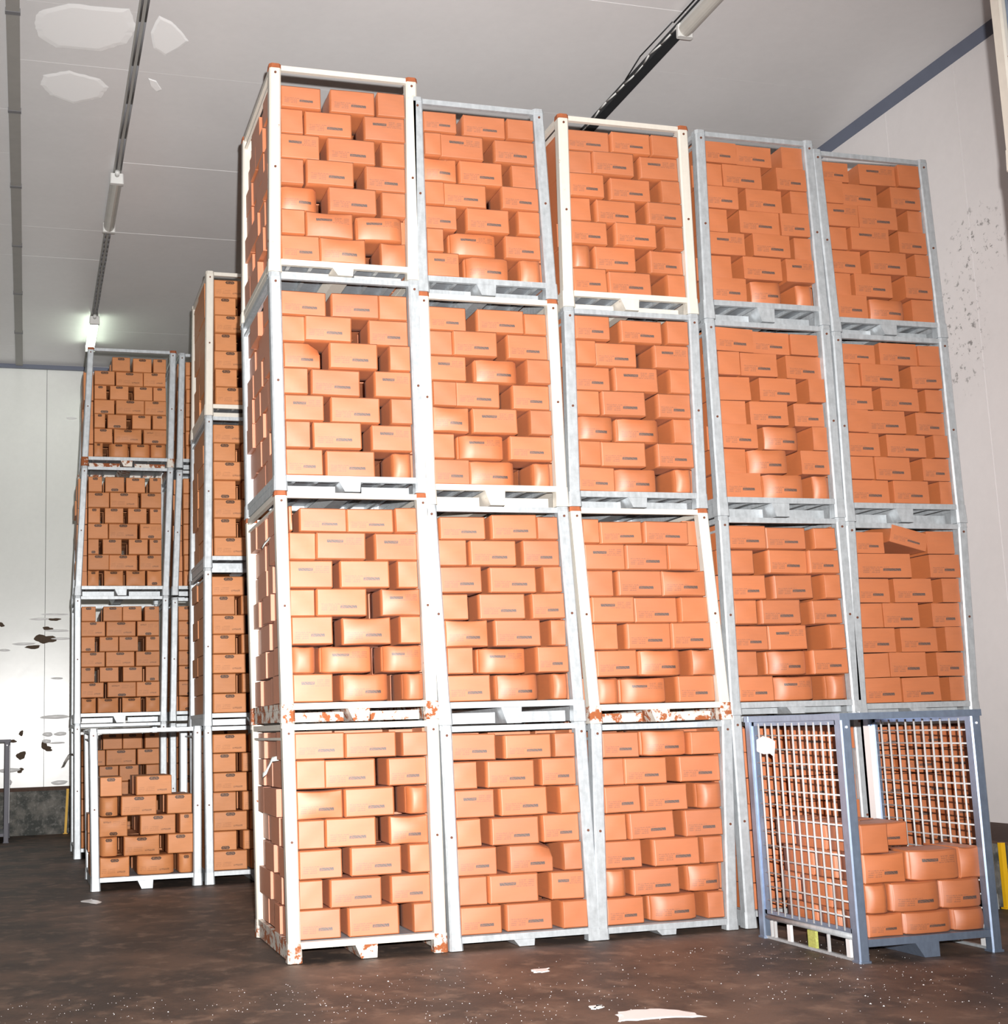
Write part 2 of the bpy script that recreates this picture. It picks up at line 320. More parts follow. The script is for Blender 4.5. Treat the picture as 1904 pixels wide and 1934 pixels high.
def flat_patch(name, label, cat, pts, z0, z1, m, sub=3, jit=0.02, seed=1, group=None):
    rr = random.Random(seed); ring = []
    for a, b in zip(pts, pts[1:]+pts[:1]):
        for k in range(sub):
            t = k/sub; ring.append((a[0]+(b[0]-a[0])*t+rr.uniform(-jit, jit), a[1]+(b[1]-a[1])*t+rr.uniform(-jit, jit)))
    n = len(ring); cx = sum(p[0] for p in ring)/n; cy = sum(p[1] for p in ring)/n
    inner = [((x-cx)*0.86+cx, (y_-cy)*0.86+cy) for x, y_ in ring]
    vs = [(x, y_, z0) for x, y_ in ring]+[(x, y_, z1) for x, y_ in inner]+[(cx, cy, z1)]
    fs = [(k, (k+1)%n, n+(k+1)%n, n+k) for k in range(n)]+[(n+k, n+(k+1)%n, 2*n) for k in range(n)]
    if z1 < z0: fs = [tuple(reversed(f)) for f in fs]
    o = MB().add(vs, fs).build(name, m, smooth=False); return tag(o, label, cat, group)
for k, (label, pts) in enumerate(ICE):
    flat_patch('ice_patch', label, 'ice', pts, ZC-0.0022, ZC-0.008, M['ice'], 6, 0.02*min(1.0, 0.45*max(abs(a[0]-b[0]) for a in pts for b in pts)), k, 'ice sheets frozen to the ceiling')
GROUND = [('long white ice smear on the floor at bottom centre', [(1.449, -2.441), (1.556, -2.361), (1.776, -2.408), (1.891, -2.585), (1.899, -2.696), (1.775, -2.673), (1.584, -2.651), (1.406, -2.605)]), ('small white ice smear right of bottom centre on the floor', [(1.532, -0.926), (1.656, -0.917), (1.596, -1.043), (1.505, -1.044)]), ('pale ice chip on the floor before the short back stack', [(-1.365, 4.717), (-1.239, 4.84), (-1.112, 4.534), (-1.208, 4.355)]), ('pale ice chip on the floor in front of second stack', [(1.397, -2.195), (1.48, -2.166), (1.454, -2.253), (1.39, -2.258)])]
for k, (label, pts) in enumerate(GROUND):
    flat_patch('ice_smear', label, 'ice', pts, 0.0, 0.005, M['ice'], 4, 0.02, 50+k)
rr = random.Random(3); mb = MB()
for k in range(3200):
    x = rr.uniform(-2.6, 4.2); y = -5.2+4.6*rr.random()**1.3; cl = math.sin(x*2.1)+math.sin(y*3.3+x)
    if cl < -0.3 and rr.random() < 0.7: continue
    r = rr.uniform(0.0014, 0.0042)*(1 if rr.random() < 0.9 else 1.8); a = rr.uniform(0, 3)
    mb.add([(x+r*math.cos(a+q*2.09), y+r*math.sin(a+q*2.09), 0.0) for q in range(3)]+[(x, y, r*0.7)], [(0,1,3),(1,2,3),(2,0,3)])
tag(mb.build('ice_crumbs', M['ice']), 'white ice crumbs scattered over the near dark floor', 'ice', kind='stuff')

# ------------------------------------------------------------------ steel stillages
def stillage(label, xb, xt, zb, zt, y0, depth, style, deckz=None, group=None, ground=False, rustcap=False, rustbase=False, cap_l=None):
    """post frame: xb/xt = left and right post centres at foot and head"""
    deck = deckz if deckz else zb+0.155
    pm = M['cream'] if style == 'cream' else M['galv']
    cm = M['rust'] if rustcap else pm
    bm_ = M['creamrust'] if rustbase else pm
    ox, oy, oz = (xb[0]+xb[1])/2, y0+depth/2, zb
    t = thing('stillage', label, 'stillage', (ox, oy, oz), group)
    H = zt-zb; dk = deck-zb; W_ = 0.095; yf, yr = -depth/2+W_/2, depth/2-W_/2
    X = lambda side, z: (xb[side]+(xt[side]-xb[side])*z/H)-ox
    for yi, yy in enumerate((yf, yr)):
        for side in (0, 1):
            p = MB().prism(octo(X(side, 0.03), yy, W_, W_), 0.03, octo(X(side, H-0.02), yy, W_, W_), H-0.022).build('post', pm, t)
            cp = MB().prism(octo(X(side, H), yy, 0.108, 0.108, 0.02), H-0.034, octo(X(side, H), yy, 0.10, 0.10, 0.02), H+0.004).build('corner_cap', cm, p)
            MB().prism(octo(X(side, 0), yy, 0.112, 0.112, 0.015), 0.006, octo(X(side, 0.05), yy, 0.104, 0.104, 0.015), dk-0.01).build('foot', bm_ if rustbase else pm, p)
            if yi == 0:
                for zz in (H-0.075, H*0.5): MB().tube((X(side, zz), yy-W_/2-0.006, zz), (X(side, zz), yy-W_/2+0.01, zz), 0.0105, 8).build('bolt', M['bolt'], p)
    # rails between the posts
    i = W_/2+0.001
    for yy, nm in ((yf, 'f'), (yr, 'r')):
        MB().box(X(0, H)+i, X(1, H)-i, yy-0.040, yy-0.002, H-0.050, H-0.006).build('top_rail', pm, t)
        MB().box(X(0, dk)+i, X(1, dk)-i, yy-0.044, yy-0.006, dk-0.052, dk-0.004).build('base_rail', pm if nm == 'f' or not rustbase else bm_, t)
    for side in (0, 1):
        s = -1 if side == 0 else 1
        xx = X(side, H)+s*0.022
        MB().box(xx-0.018, xx+0.018, yf+i, yr-i, H-0.050, H-0.006).build('top_rail', pm, t)
        MB().box(xx-0.012, xx+0.012, yf+i, yr-i, H-0.125, H-0.105).build('guide_bar', pm, t)
        xx = X(side, dk)+s*0.02
        mb = MB().box(xx-0.018, xx+0.018, yf+i, yr-i, dk-0.052, dk-0.004); mb.build('base_rail', bm_, t)
        mb = MB()
        mb.add([(xx-0.014, yf+0.06, 0.012), (xx+0.014, yf+0.06, 0.012), (xx+0.014, yr-0.06, 0.012), (xx-0.014, yr-0.06, 0.012),
                (xx-0.014, yf+0.06, dk-0.053), (xx+0.014, yf+0.06, dk-0.053), (xx+0.014, yr-0.06, dk-0.053), (xx-0.014, yr-0.06, dk-0.053)],
               [(3,2,1,0),(4,5,6,7),(0,1,5,4),(1,2,6,5),(2,3,7,6),(3,0,4,7)])
        mb.build('side_skirt', bm_, t)
    # centre skid: trapezium channel running front to back
    mid = (X(0, 0)+X(1, 0))/2
    tp, bt = 0.105, 0.062
    MB().add([(mid-bt, yf-0.045, 0.006), (mid+bt, yf-0.045, 0.006), (mid+bt, yr+0.045, 0.006), (mid-bt, yr+0.045, 0.006),
              (mid-tp, yf-0.045, dk-0.053), (mid+bt+0.006, yf-0.045, dk-0.053), (mid+bt+0.006, yr+0.045, dk-0.053), (mid-tp, yr+0.045, dk-0.053)],
             [(3,2,1,0),(4,5,6,7),(0,1,5,4),(1,2,6,5),(2,3,7,6),(3,0,4,7)]).build('skid', bm_, t)
    if not ground:
        for a, b in ((X(0, 0)+0.07, mid-tp-0.004), (mid+tp+0.004, X(1, 0)-0.07)):
            MB().box(a, b, yf+0.10, yf+0.112, 0.010, dk*0.52).build('fork_plate', bm_, t)
    MB().box(X(0, dk)+0.02, X(1, dk)-0.02, yf+0.0, yr-0.0, dk-0.012, dk-0.003).build('deck', M['deck'], t)
    for k in range(6):
        xx = X(0, dk)+0.12+k*(X(1, dk)-X(0, dk)-0.24)/5
        MB().box(xx-0.014, xx+0.014, yf+0.01, yr-0.01, dk-0.046, dk-0.013).build('deck_rib', M['galv'], t)
    return t
TIER = ['', 'bottom', 'third highest', 'second highest', 'top']
STACK = ['', 'leftmost front stack', 'second front stack from left', 'middle front stack', 'fourth front stack from left', 'rightmost front stack']
DATA = [
[1,1,0.0,1.766,[0.025,1.161],[0.008,1.16],0.158,1.714,[[[0.063,0.45,'p'],[0.461,0.862,'p'],[0.909,1.107,'n']],[[0.065,0.288,'n'],[0.293,0.69,'p'],[0.798,1.107,'p']],[[0.067,0.423,'ps'],[0.442,0.827,'p'],[0.946,1.107,'nb']],[[0.069,0.272,'n'],[0.295,0.686,'p'],[0.804,1.107,'ps']],[[0.072,0.402,'p'],[0.482,0.879,'p'],[0.946,1.107,'n']],[[0.074,0.256,'n'],[0.311,0.708,'p'],[0.795,1.107,'p']],[[0.076,0.395,'p'],[0.45,0.843,'p'],[0.961,1.108,'n']]]],
[1,2,1.766,3.565,[0.008,1.16],[-0.015,1.139],1.922,3.473,[[[0.041,0.067,'n'],[0.141,0.518,'p'],[0.524,0.903,'p'],[0.914,1.088,'n']],[[0.044,0.254,'n'],[0.264,0.658,'i'],[0.744,1.091,'i']],[[0.047,0.392,'i'],[0.462,0.858,'p'],[0.93,1.093,'n']],[[0.049,0.244,'n'],[0.259,0.66,'p'],[0.781,1.096,'is']],[[0.052,0.376,'p'],[0.465,0.854,'ps'],[0.93,1.098,'n']],[[0.055,0.244,'nb'],[0.287,0.682,'ib'],[0.792,1.101,'ib']],[[0.058,0.37,'i'],[0.438,0.82,'pb'],[0.945,1.104,'nb']]]],
[1,3,3.565,5.349,[-0.015,1.139],[-0.028,1.131],3.699,5.238,[[[0.026,0.393,'p'],[0.442,0.838,'p'],[0.843,1.079,'n']],[[0.028,0.214,'n'],[0.217,0.598,'p'],[0.751,1.08,'p']],[[0.03,0.329,'pc'],[0.407,0.804,'p'],[0.908,1.081,'n']],[[0.031,0.228,'n'],[0.257,0.655,'p'],[0.778,1.082,'i']],[[0.033,0.348,'i'],[0.415,0.817,'p'],[0.909,1.083,'n']],[[0.035,0.233,'n'],[0.266,0.657,'p'],[0.75,1.084,'i']],[[0.036,0.333,'p'],[0.366,0.764,'p'],[0.919,1.085,'nb']]]],
[1,4,5.349,7.138,[-0.028,1.131],[0.004,1.171],5.468,7.0,[[[0.053,0.387,'p'],[0.473,0.852,'p'],[0.875,1.112,'n']],[[0.049,0.236,'n'],[0.256,0.65,'p'],[0.759,1.107,'i']],[[0.045,0.368,'i'],[0.439,0.843,'p'],[0.903,1.102,'n']],[[0.041,0.232,'n'],[0.252,0.648,'p'],[0.756,1.098,'p']],[[0.037,0.348,'pb'],[0.436,0.838,'p'],[0.889,1.093,'n']],[[0.033,0.227,'n'],[0.244,0.636,'is'],[0.677,1.069,'ib']],[[0.029,0.347,'p'],[0.352,0.732,'ps'],[0.871,1.083,'ns']]]],
[2,1,0.0,1.714,[1.284,2.436],[1.267,2.408],0.11,1.677,[[[1.321,1.691,'p'],[1.756,2.146,'p'],[2.185,2.357,'n']],[[1.324,1.519,'n'],[1.594,1.991,'p'],[2.068,2.361,'p']],[[1.326,1.648,'i'],[1.702,2.095,'p'],[2.199,2.365,'n']],[[1.328,1.526,'n'],[1.611,2.006,'p'],[2.061,2.368,'p']],[[1.33,1.655,'p'],[1.751,2.115,'pc'],[2.219,2.372,'n']],[[1.333,1.559,'n'],[1.58,1.983,'i'],[2.097,2.376,'i']],[[1.335,1.671,'p'],[1.724,2.102,'p'],[2.167,2.379,'n']]]],
[2,2,1.714,3.475,[1.267,2.408],[1.207,2.353],1.899,3.446,[[[1.302,1.685,'p'],[1.73,2.121,'p'],[2.126,2.304,'n']],[[1.272,1.508,'n'],[1.538,1.929,'p'],[1.996,2.311,'p']],[[1.28,1.629,'p'],[1.705,2.103,'p'],[2.16,2.318,'n']],[[1.287,1.505,'n'],[1.6,1.989,'p'],[2.041,2.325,'p']],[[1.295,1.65,'ps'],[1.73,2.121,'p'],[2.204,2.332,'n']],[[1.302,1.516,'n'],[1.59,1.983,'ib'],[2.069,2.339,'p']],[[1.31,1.67,'p'],[1.72,2.088,'pb'],[2.206,2.346,'nb']]]],
[2,3,3.475,5.257,[1.207,2.353],[1.21,2.354],3.653,5.171,[[[1.262,1.588,'p'],[1.689,2.101,'p'],[2.101,2.301,'n']],[[1.262,1.455,'n'],[1.46,1.844,'p'],[1.946,2.301,'p']],[[1.262,1.567,'i'],[1.652,2.038,'pb'],[2.095,2.301,'n']],[[1.261,1.463,'n'],[1.465,1.849,'p'],[1.977,2.301,'p']],[[1.261,1.568,'ps'],[1.608,1.997,'i'],[2.111,2.301,'n']],[[1.26,1.44,'n'],[1.494,1.875,'ib'],[1.93,2.3,'p']],[[1.26,1.565,'p'],[1.575,1.975,'pb'],[2.138,2.3,'nb']]]],
[2,4,5.257,6.97,[1.21,2.354],[1.216,2.313],5.409,6.893,[[[1.268,1.562,'p'],[1.631,2.009,'p'],[2.019,2.261,'n']],[[1.268,1.412,'n'],[1.417,1.8,'i'],[1.909,2.27,'p']],[[1.267,1.555,'ps'],[1.589,1.974,'p'],[2.058,2.275,'n']],[[1.266,1.434,'n'],[1.439,1.815,'p'],[1.949,2.28,'p']],[[1.265,1.542,'p'],[1.635,2.013,'p'],[2.088,2.285,'n']],[[1.264,1.408,'n'],[1.49,1.89,'ib'],[1.973,2.29,'p']],[[1.264,1.539,'i'],[1.612,1.988,'pb'],[2.097,2.295,'nb']]]],
[3,1,0.0,1.691,[2.504,3.65],[2.55,3.729],0.089,1.639,[[[2.599,2.921,'p'],[2.984,3.37,'pb'],[3.393,3.666,'n']],[[2.593,2.781,'n'],[2.786,3.161,'p'],[3.289,3.658,'p']],[[2.587,2.898,'p'],[2.934,3.32,'p'],[3.443,3.648,'nb']],[[2.581,2.769,'n'],[2.809,3.205,'p'],[3.304,3.637,'p']],[[2.575,2.903,'p'],[2.994,3.399,'p'],[3.451,3.627,'n']],[[2.569,2.758,'nb'],[2.809,3.214,'p'],[3.312,3.617,'pb']],[[2.562,2.891,'p'],[2.981,3.377,'pb'],[3.459,3.606,'n']]]],
[3,2,1.691,3.477,[2.55,3.729],[2.467,3.637],1.85,3.398,[[[2.529,2.673,'n'],[2.694,3.072,'p'],[3.093,3.495,'p']],[[2.539,2.899,'i'],[2.91,3.286,'p'],[3.302,3.57,'n']],[[2.549,2.781,'n'],[2.817,3.212,'p'],[3.214,3.614,'ps']],[[2.571,2.949,'i'],[2.965,3.356,'p'],[3.377,3.628,'n']],[[2.57,2.785,'n'],[2.868,3.266,'p'],[3.282,3.639,'p']],[[2.58,2.942,'p'],[2.988,3.377,'pb'],[3.446,3.651,'ns']],[[2.591,2.798,'nb'],[2.824,3.219,'ib'],[3.325,3.662,'p']]]],
[3,3,3.477,5.202,[2.467,3.637],[2.506,3.678],3.619,5.19,[[[2.556,2.873,'p'],[2.992,3.377,'p'],[3.42,3.623,'n']],[[2.551,2.729,'n'],[2.745,3.127,'p'],[3.292,3.617,'i']],[[2.546,2.866,'p'],[2.908,3.311,'i'],[3.426,3.612,'n']],[[2.541,2.749,'n'],[2.775,3.172,'p'],[3.298,3.606,'p']],[[2.536,2.859,'pb'],[2.922,3.331,'pb'],[3.437,3.601,'n']],[[2.531,2.727,'n'],[2.753,3.16,'p'],[3.257,3.596,'p']],[[2.525,2.852,'p'],[2.868,3.249,'pb'],[3.426,3.59,'nb']]]],
[3,4,5.202,6.95,[2.506,3.678],[2.544,3.697],5.358,6.873,[[[2.593,2.996,'p'],[3.006,3.375,'p'],[3.386,3.642,'n']],[[2.589,2.812,'n'],[2.819,3.203,'p'],[3.274,3.639,'i']],[[2.584,2.908,'p'],[2.98,3.362,'p'],[3.455,3.637,'n']],[[2.579,2.775,'n'],[2.828,3.207,'p'],[3.304,3.635,'p']],[[2.574,2.91,'p'],[2.985,3.371,'p'],[3.452,3.633,'n']],[[2.57,2.745,'nb'],[2.797,3.179,'p'],[3.313,3.63,'p']],[[2.565,2.879,'p'],[2.91,3.309,'p'],[3.46,3.628,'n']]]],
[4,1,0.0,1.724,[3.822,4.991],[3.821,4.992]],
[4,2,1.724,3.416,[3.821,4.992],[3.834,4.982],1.838,3.391,[[[3.886,4.25,'p'],[4.261,4.647,'p'],[4.72,4.929,'n']],[[3.884,4.112,'n'],[4.251,4.627,'p'],[4.638,4.931,'p']],[[3.882,4.213,'p'],[4.289,4.663,'p'],[4.774,4.932,'n']],[[3.881,4.091,'n'],[4.145,4.521,'p'],[4.648,4.934,'p']],[[3.879,4.202,'p'],[4.213,4.584,'i'],[4.788,4.935,'n']],[[3.877,4.071,'n'],[4.2,4.553,'pb'],[4.597,4.937,'p']],[[3.876,4.208,'p'],[4.245,4.609,'ib'],[4.769,4.938,'nb']]]],
[4,3,3.416,5.169,[3.834,4.982],[3.835,4.99],3.592,5.146,[[[3.888,4.261,'p'],[4.272,4.638,'p'],[4.644,4.918,'n']],[[3.888,4.099,'n'],[4.115,4.478,'p'],[4.574,4.936,'p']],[[3.888,4.214,'n'],[4.297,4.662,'p'],[4.775,4.934,'n']],[[3.888,4.151,'n'],[4.19,4.563,'p'],[4.642,4.933,'p']],[[3.887,4.232,'p'],[4.321,4.678,'pb'],[4.791,4.932,'n']],[[3.887,4.11,'n'],[4.148,4.519,'pb'],[4.653,4.931,'p']],[[3.887,4.234,'p'],[4.284,4.661,'pb'],[4.768,4.93,'nb']]]],
[4,4,5.169,6.931,[3.835,4.99],[3.869,4.971],5.356,6.875,[[[3.918,4.24,'p'],[4.246,4.604,'p'],[4.705,4.92,'n']],[[3.914,4.085,'n'],[4.091,4.484,'p'],[4.619,4.922,'p']],[[3.91,4.228,'p'],[4.311,4.673,'p'],[4.752,4.924,'n']],[[3.906,4.106,'n'],[4.221,4.621,'p'],[4.638,4.927,'p']],[[3.902,4.253,'i'],[4.325,4.698,'p'],[4.759,4.929,'n']],[[3.898,4.116,'n'],[4.214,4.6,'p'],[4.645,4.932,'i']],[[3.894,4.224,'p'],[4.295,4.615,'pb'],[4.76,4.934,'nb']]]],
[5,1,0.0,1.697,[5.038,6.177],[5.037,6.179]],
[5,2,1.697,3.383,[5.037,6.179],[5.08,6.24],1.799,3.359,[[[5.129,5.421,'p'],[5.471,5.847,'pt'],[5.876,6.159,'n']],[[5.124,5.669,'p'],[5.857,6.174,'p']],[[5.118,5.437,'p'],[5.487,5.873,'p'],[5.987,6.166,'n']],[[5.112,5.347,'n'],[5.364,5.729,'p'],[5.866,6.158,'p']],[[5.107,5.458,'p'],[5.519,5.892,'p'],[5.978,6.15,'n']],[[5.101,5.351,'n'],[5.362,5.732,'p'],[5.862,6.142,'p']],[[5.095,5.456,'p'],[5.489,5.871,'p'],[5.985,6.134,'n']]]],
[5,3,3.383,5.116,[5.08,6.24],[5.105,6.231],3.562,5.132,[[[5.157,5.509,'p'],[5.557,5.95,'p'],[5.95,6.178,'n']],[[5.154,5.326,'n'],[5.326,5.728,'p'],[5.868,6.179,'p']],[[5.15,5.452,'p'],[5.538,5.926,'p'],[6.001,6.181,'n']],[[5.147,5.356,'n'],[5.373,5.768,'p'],[5.884,6.182,'p']],[[5.144,5.475,'p'],[5.549,5.953,'p'],[6.034,6.183,'n']],[[5.14,5.373,'n'],[5.402,5.772,'p'],[5.905,6.184,'p']],[[5.137,5.532,'p'],[5.56,5.927,'p'],[6.06,6.185,'n']]]],
[5,4,5.116,6.854,[5.105,6.231],[5.052,6.19],5.267,6.8,[[[5.11,5.395,'p'],[5.518,5.902,'i'],[5.914,6.141,'n']],[[5.117,5.31,'n'],[5.314,5.69,'p'],[5.826,6.146,'p']],[[5.124,5.452,'i'],[5.469,5.869,'p'],[5.999,6.151,'n']],[[5.13,5.326,'n'],[5.355,5.752,'i'],[5.858,6.156,'p']],[[5.137,5.455,'p'],[5.525,5.917,'p'],[6.012,6.161,'n']],[[5.144,5.324,'n'],[5.359,5.753,'p'],[5.877,6.167,'p']],[[5.15,5.458,'p'],[5.516,5.901,'pb'],[5.942,6.172,'n']]]]]
CREAM = {(1,1), (1,2), (1,4), (2,3), (3,2), (3,4)}
RCAP = {(1,4), (1,2), (2,3), (3,4), (3,2)}
RBASE = {(1,1), (1,2), (3,2)}
DEPTH = 1.46

# ------------------------------------------------------------------ cartons
GX = [-0.5, -0.492, -0.47, -0.36, -0.18, 0.0, 0.18, 0.36, 0.47, 0.492, 0.5]
GZ = [-0.5, -0.488, -0.45, -0.25, 0.0, 0.25, 0.45, 0.488, 0.5]
GY = [-0.5, -0.488, -0.3, 0.2, 0.5]
def carton_geo(face, deform, seed):
    """unit carton; returns verts, faces, loop uvs, material index per face"""
    rr = random.Random(seed); idx = {}; V = []
    def vid(i, j, k):
        if (i, j, k) not in idx: idx[(i, j, k)] = len(V); V.append([GX[i], GY[j], GZ[k]])
        return idx[(i, j, k)]
    nx, ny, nz = len(GX)-1, len(GY)-1, len(GZ)-1; F = []; UV = []; MI = []
    def q(a, mi, uv): F.append(a); MI.append(mi); UV.append(uv)
    Z4 = [(0, 0)]*4
    for i in range(nx):
        for k in range(nz):
            uv = [(GX[i]+.5, GZ[k]+.5), (GX[i+1]+.5, GZ[k]+.5), (GX[i+1]+.5, GZ[k+1]+.5), (GX[i]+.5, GZ[k+1]+.5)]
            if face == 'i': uv = [(1-a, 1-b) for a, b in uv]
            q((vid(i,0,k), vid(i+1,0,k), vid(i+1,0,k+1), vid(i,0,k+1)), 0 if face == 'n' else 1, uv)
            q((vid(i+1,ny,k), vid(i,ny,k), vid(i,ny,k+1), vid(i+1,ny,k+1)), 0, Z4)
    for j in range(ny):
        for k in range(nz):
            q((vid(0,j+1,k), vid(0,j,k), vid(0,j,k+1), vid(0,j+1,k+1)), 0, Z4)
            q((vid(nx,j,k), vid(nx,j+1,k), vid(nx,j+1,k+1), vid(nx,j,k+1)), 0, Z4)
        for i in range(nx):
            q((vid(i,j+1,0), vid(i+1,j+1,0), vid(i+1,j,0), vid(i,j,0)), 0, Z4)
            q((vid(i,j,nz), vid(i+1,j,nz), vid(i+1,j+1,nz), vid(i,j+1,nz)), 0, Z4)
    V = np.array(V); x, y, z = V[:,0].copy(), V[:,1].copy(), V[:,2].copy()
    px = 1-(2*x)**2; pz = 1-(2*z)**2; py = 1-(2*y)**2
    front = np.clip(-2*y, 0, 1)
    # rounded arrises
    e = 0.012
    sx = np.where(np.abs(x) >= 0.499, 1, 0); sz = np.where(np.abs(z) >= 0.499, 1, 0); sf = np.where(y <= -0.499, 1, 0)
    V[:,0] -= np.sign(x)*e*0.8*sx*np.clip(sz+sf, 0, 1); V[:,2] -= np.sign(z)*e*1.2*sz*np.clip(sx+sf, 0, 1); V[:,1] += e*0.9*sf*np.clip(sx+sz, 0, 1)
    if deform == 'crisp':
        V[:,1] -= 0.02*px*pz*front*rr.uniform(0.2, 1.0)
        V[:,0] += 0.006*rr.uniform(-1, 1)*z
    elif deform == 'sag':
        V[:,2] -= 0.05*px*np.clip(2*z, 0, 1)
        V[:,1] -= 0.07*px*pz*front
        V[:,2] -= 0.02*np.clip(-2*z, 0, 1)*np.abs(2*x)*front
    elif deform == 'bulge':
        s = rr.choice((-1, 1))
        V[:,1] -= (0.06*np.clip(px+0.1, 0, 1)**0.6*np.clip(pz, 0, 1)**0.7)*front
        V[:,0] += np.sign(x)*0.022*pz*np.clip(np.abs(2*x), 0, 1)*py
        # pillow ends: corners pushed back and in
        cxw = np.clip((np.abs(x)-0.30)/0.2, 0, 1)
        V[:,1] += 0.15*cxw**1.6*front*(0.35+0.65*np.clip(-s*2*x, 0, 1))
        V[:,2] -= np.sign(z)*0.035*cxw**2*front*np.abs(2*z)
        V[:,2] -= 0.05*np.clip(2*z, 0, 1)*px*front
    elif deform == 'crush':
        c = np.clip((x-0.15)/0.35, 0, 1)*np.clip((z-0.0)/0.5, 0, 1)
        V[:,2] -= 0.18*c*front; V[:,1] += 0.16*c*front
        V[:,1] -= 0.03*px*pz*front
    ph = rr.uniform(0, 6)
    V[:,1] += 0.006*np.sin(5*x+ph)*np.cos(6*z+ph)*front
    return V, F, UV, MI
VAR = {}
def variants():
    for face in 'pin':
        for d, n in (('crisp', 3), ('sag', 2), ('bulge', 3), ('crush', 1)):
            VAR[(face, d)] = [carton_geo(face, d, hash_(face, d, k)) for k in range(n)]
def hash_(f, d, k): return ord(f)*100+len(d)*10+k+ord(d[0])
variants()
MESH = {}
def geo_mesh(key, k, kind):
    kk = (key, k, kind)
    if kk in MESH: return MESH[kk]
    V, F, UV, MI = VAR[key][k]
    me = bpy.data.meshes.new('carton'); me.from_pydata([tuple(v) for v in V], [], F)
    uvl = me.uv_layers.new(name='UVMap'); uvl.data.foreach_set('uv', [c for f in UV for p in f for c in p])
    if kind == 'tan': me.materials.append(M['kraft']); me.materials.append(M['print'])
    elif kind == 'ochre': me.materials.append(M['kraftb']); me.materials.append(M['badge'])
    else: me.materials.append(M['kraftb']); me.materials.append(M['badge_end'])
    me.polygons.foreach_set('material_index', MI); me.polygons.foreach_set('use_smooth', [True]*len(F)); me.update()
    MESH[kk] = me; return me
class Pile:                    # joined cartons nobody could pick apart any more
    def __init__(s): s.v = []; s.f = []; s.uv = []; s.mi = []; s.n = 0
    def carton(s, key, k, mtx):
        V, F, UV, MI = VAR[key][k]; Mx = np.array(mtx)
        W4 = V @ Mx[:3,:3].T + Mx[:3,3]; s.v += W4.tolist(); s.f += [tuple(i+s.n for i in f) for f in F]; s.uv += UV; s.mi += MI; s.n += len(V)
    def box(s, x0, x1, y0, y1, z0, z1):
        mb = MB().box(x0, x1, y0, y1, z0, z1); s.v += mb.v; s.f += [tuple(i+s.n for i in f) for f in mb.f]; s.uv += [[(0, 0)]*4]*6; s.mi += [0]*6; s.n += 8
    def build(s, name, mats):
        me = bpy.data.meshes.new(name); me.from_pydata(s.v, [], s.f)
        uvl = me.uv_layers.new(name='UVMap'); uvl.data.foreach_set('uv', [c for f in s.uv for p in f for c in p])
        for m_ in mats: me.materials.append(m_)
        me.polygons.foreach_set('material_index', s.mi); me.polygons.foreach_set('use_smooth', [len(f) == 4 and u[0] != u[2] or True for f, u in zip(s.f, s.uv)]); me.update()
        me.set_sharp_from_angle(angle=math.radians(50))
        o = bpy.data.objects.new(name, me); C.objects.link(o); return o
PT, PO = Pile(), Pile()
rb = random.Random(11)
def put_carton(x0, x1, yfr, z0, z1, flags, kind, label, group, depth=None, pile=None, tilt=0.0, ry=None):
    face = flags[0]; fl_ = flags[1:]
    d = 'bulge' if 'b' in fl_ else 'sag' if 's' in fl_ else 'crush' if 'c' in fl_ else 'crisp'
    key = (face if face in 'pin' else 'p', d); k = rb.randrange(len(VAR[key]))
    if depth is None: depth = 0.40
    w_, h_ = x1-x0, z1-z0
    rz = rb.uniform(-0.014, 0.014)+(rb.uniform(-0.05, 0.05) if rb.random() < 0.18 else 0) if ry is None else ry
    mtx = Matrix.Translation(((x0+x1)/2, yfr+depth/2, (z0+z1)/2)) @ Matrix.Rotation(tilt, 4, 'Y') @ Matrix.Rotation(rz, 4, 'Z') @ Matrix.Diagonal((w_, depth, h_, 1))
    if pile is not None: pile.carton(key, k, mtx); return None
    o = bpy.data.objects.new('carton' if kind == 'tan' else 'badged_carton', geo_mesh(key, k, kind)); C.objects.link(o)
    loc, rot, sca = mtx.decompose(); o.location = loc; o.rotation_mode = 'XYZ'; o.rotation_euler = rot.to_euler(); o.scale = sca
    return tag(o, label, 'carton' if kind == 'tan' else 'badged carton', group)
ROW = ['top', 'second', 'third', 'fourth', 'fifth', 'sixth', 'bottom']
ADJ = {'b': 'bulging ', 's': 'sagging ', 'c': 'corner-crushed ', 't': 'tilted '}
def carton_label(flags, pos, rowtxt, where, plain='tan carton'):
    a = ''
    for c in flags[1:]: a += ADJ.get(c, '')
    if flags[0] == 'i': a += 'upside-down '
    if flags[0] == 'n': a += 'end-on '
    return f'{a}{plain}, {pos} of {rowtxt} row, {where}'
def fill(pile, xl, xr, ya, yb_, zlist, seed, lside=True):
    """deeper layers of a load: columns of cartons behind the front layer"""
    rr = random.Random(seed)
    for i_, (z0, z1) in enumerate(zlist):
        y = ya+rr.uniform(0, 0.03)
        cut = [0.385, 0.262] if i_ % 2 else [0.262, 0.385]
        n = 0
        while y < yb_-0.2:
            d = min(cut[n % 2], yb_-y); n += 1
            x = xl+0.004+(rr.uniform(0.0, 0.055) if lside else 0.02); w0 = 0.385 if d < 0.3 else 0.262
            while x < xr-0.12:
                w1 = min(w0, xr-x-0.004); pile.box(x, x+w1, y, y+d-0.006, z0, z1-0.004)
                x += w1+rr.uniform(0.004, 0.05)
            y += d+rr.uniform(0.0, 0.03)
SINGLE = lambda c, t_: c <= 3 or (c == 4 and t_ == 2)
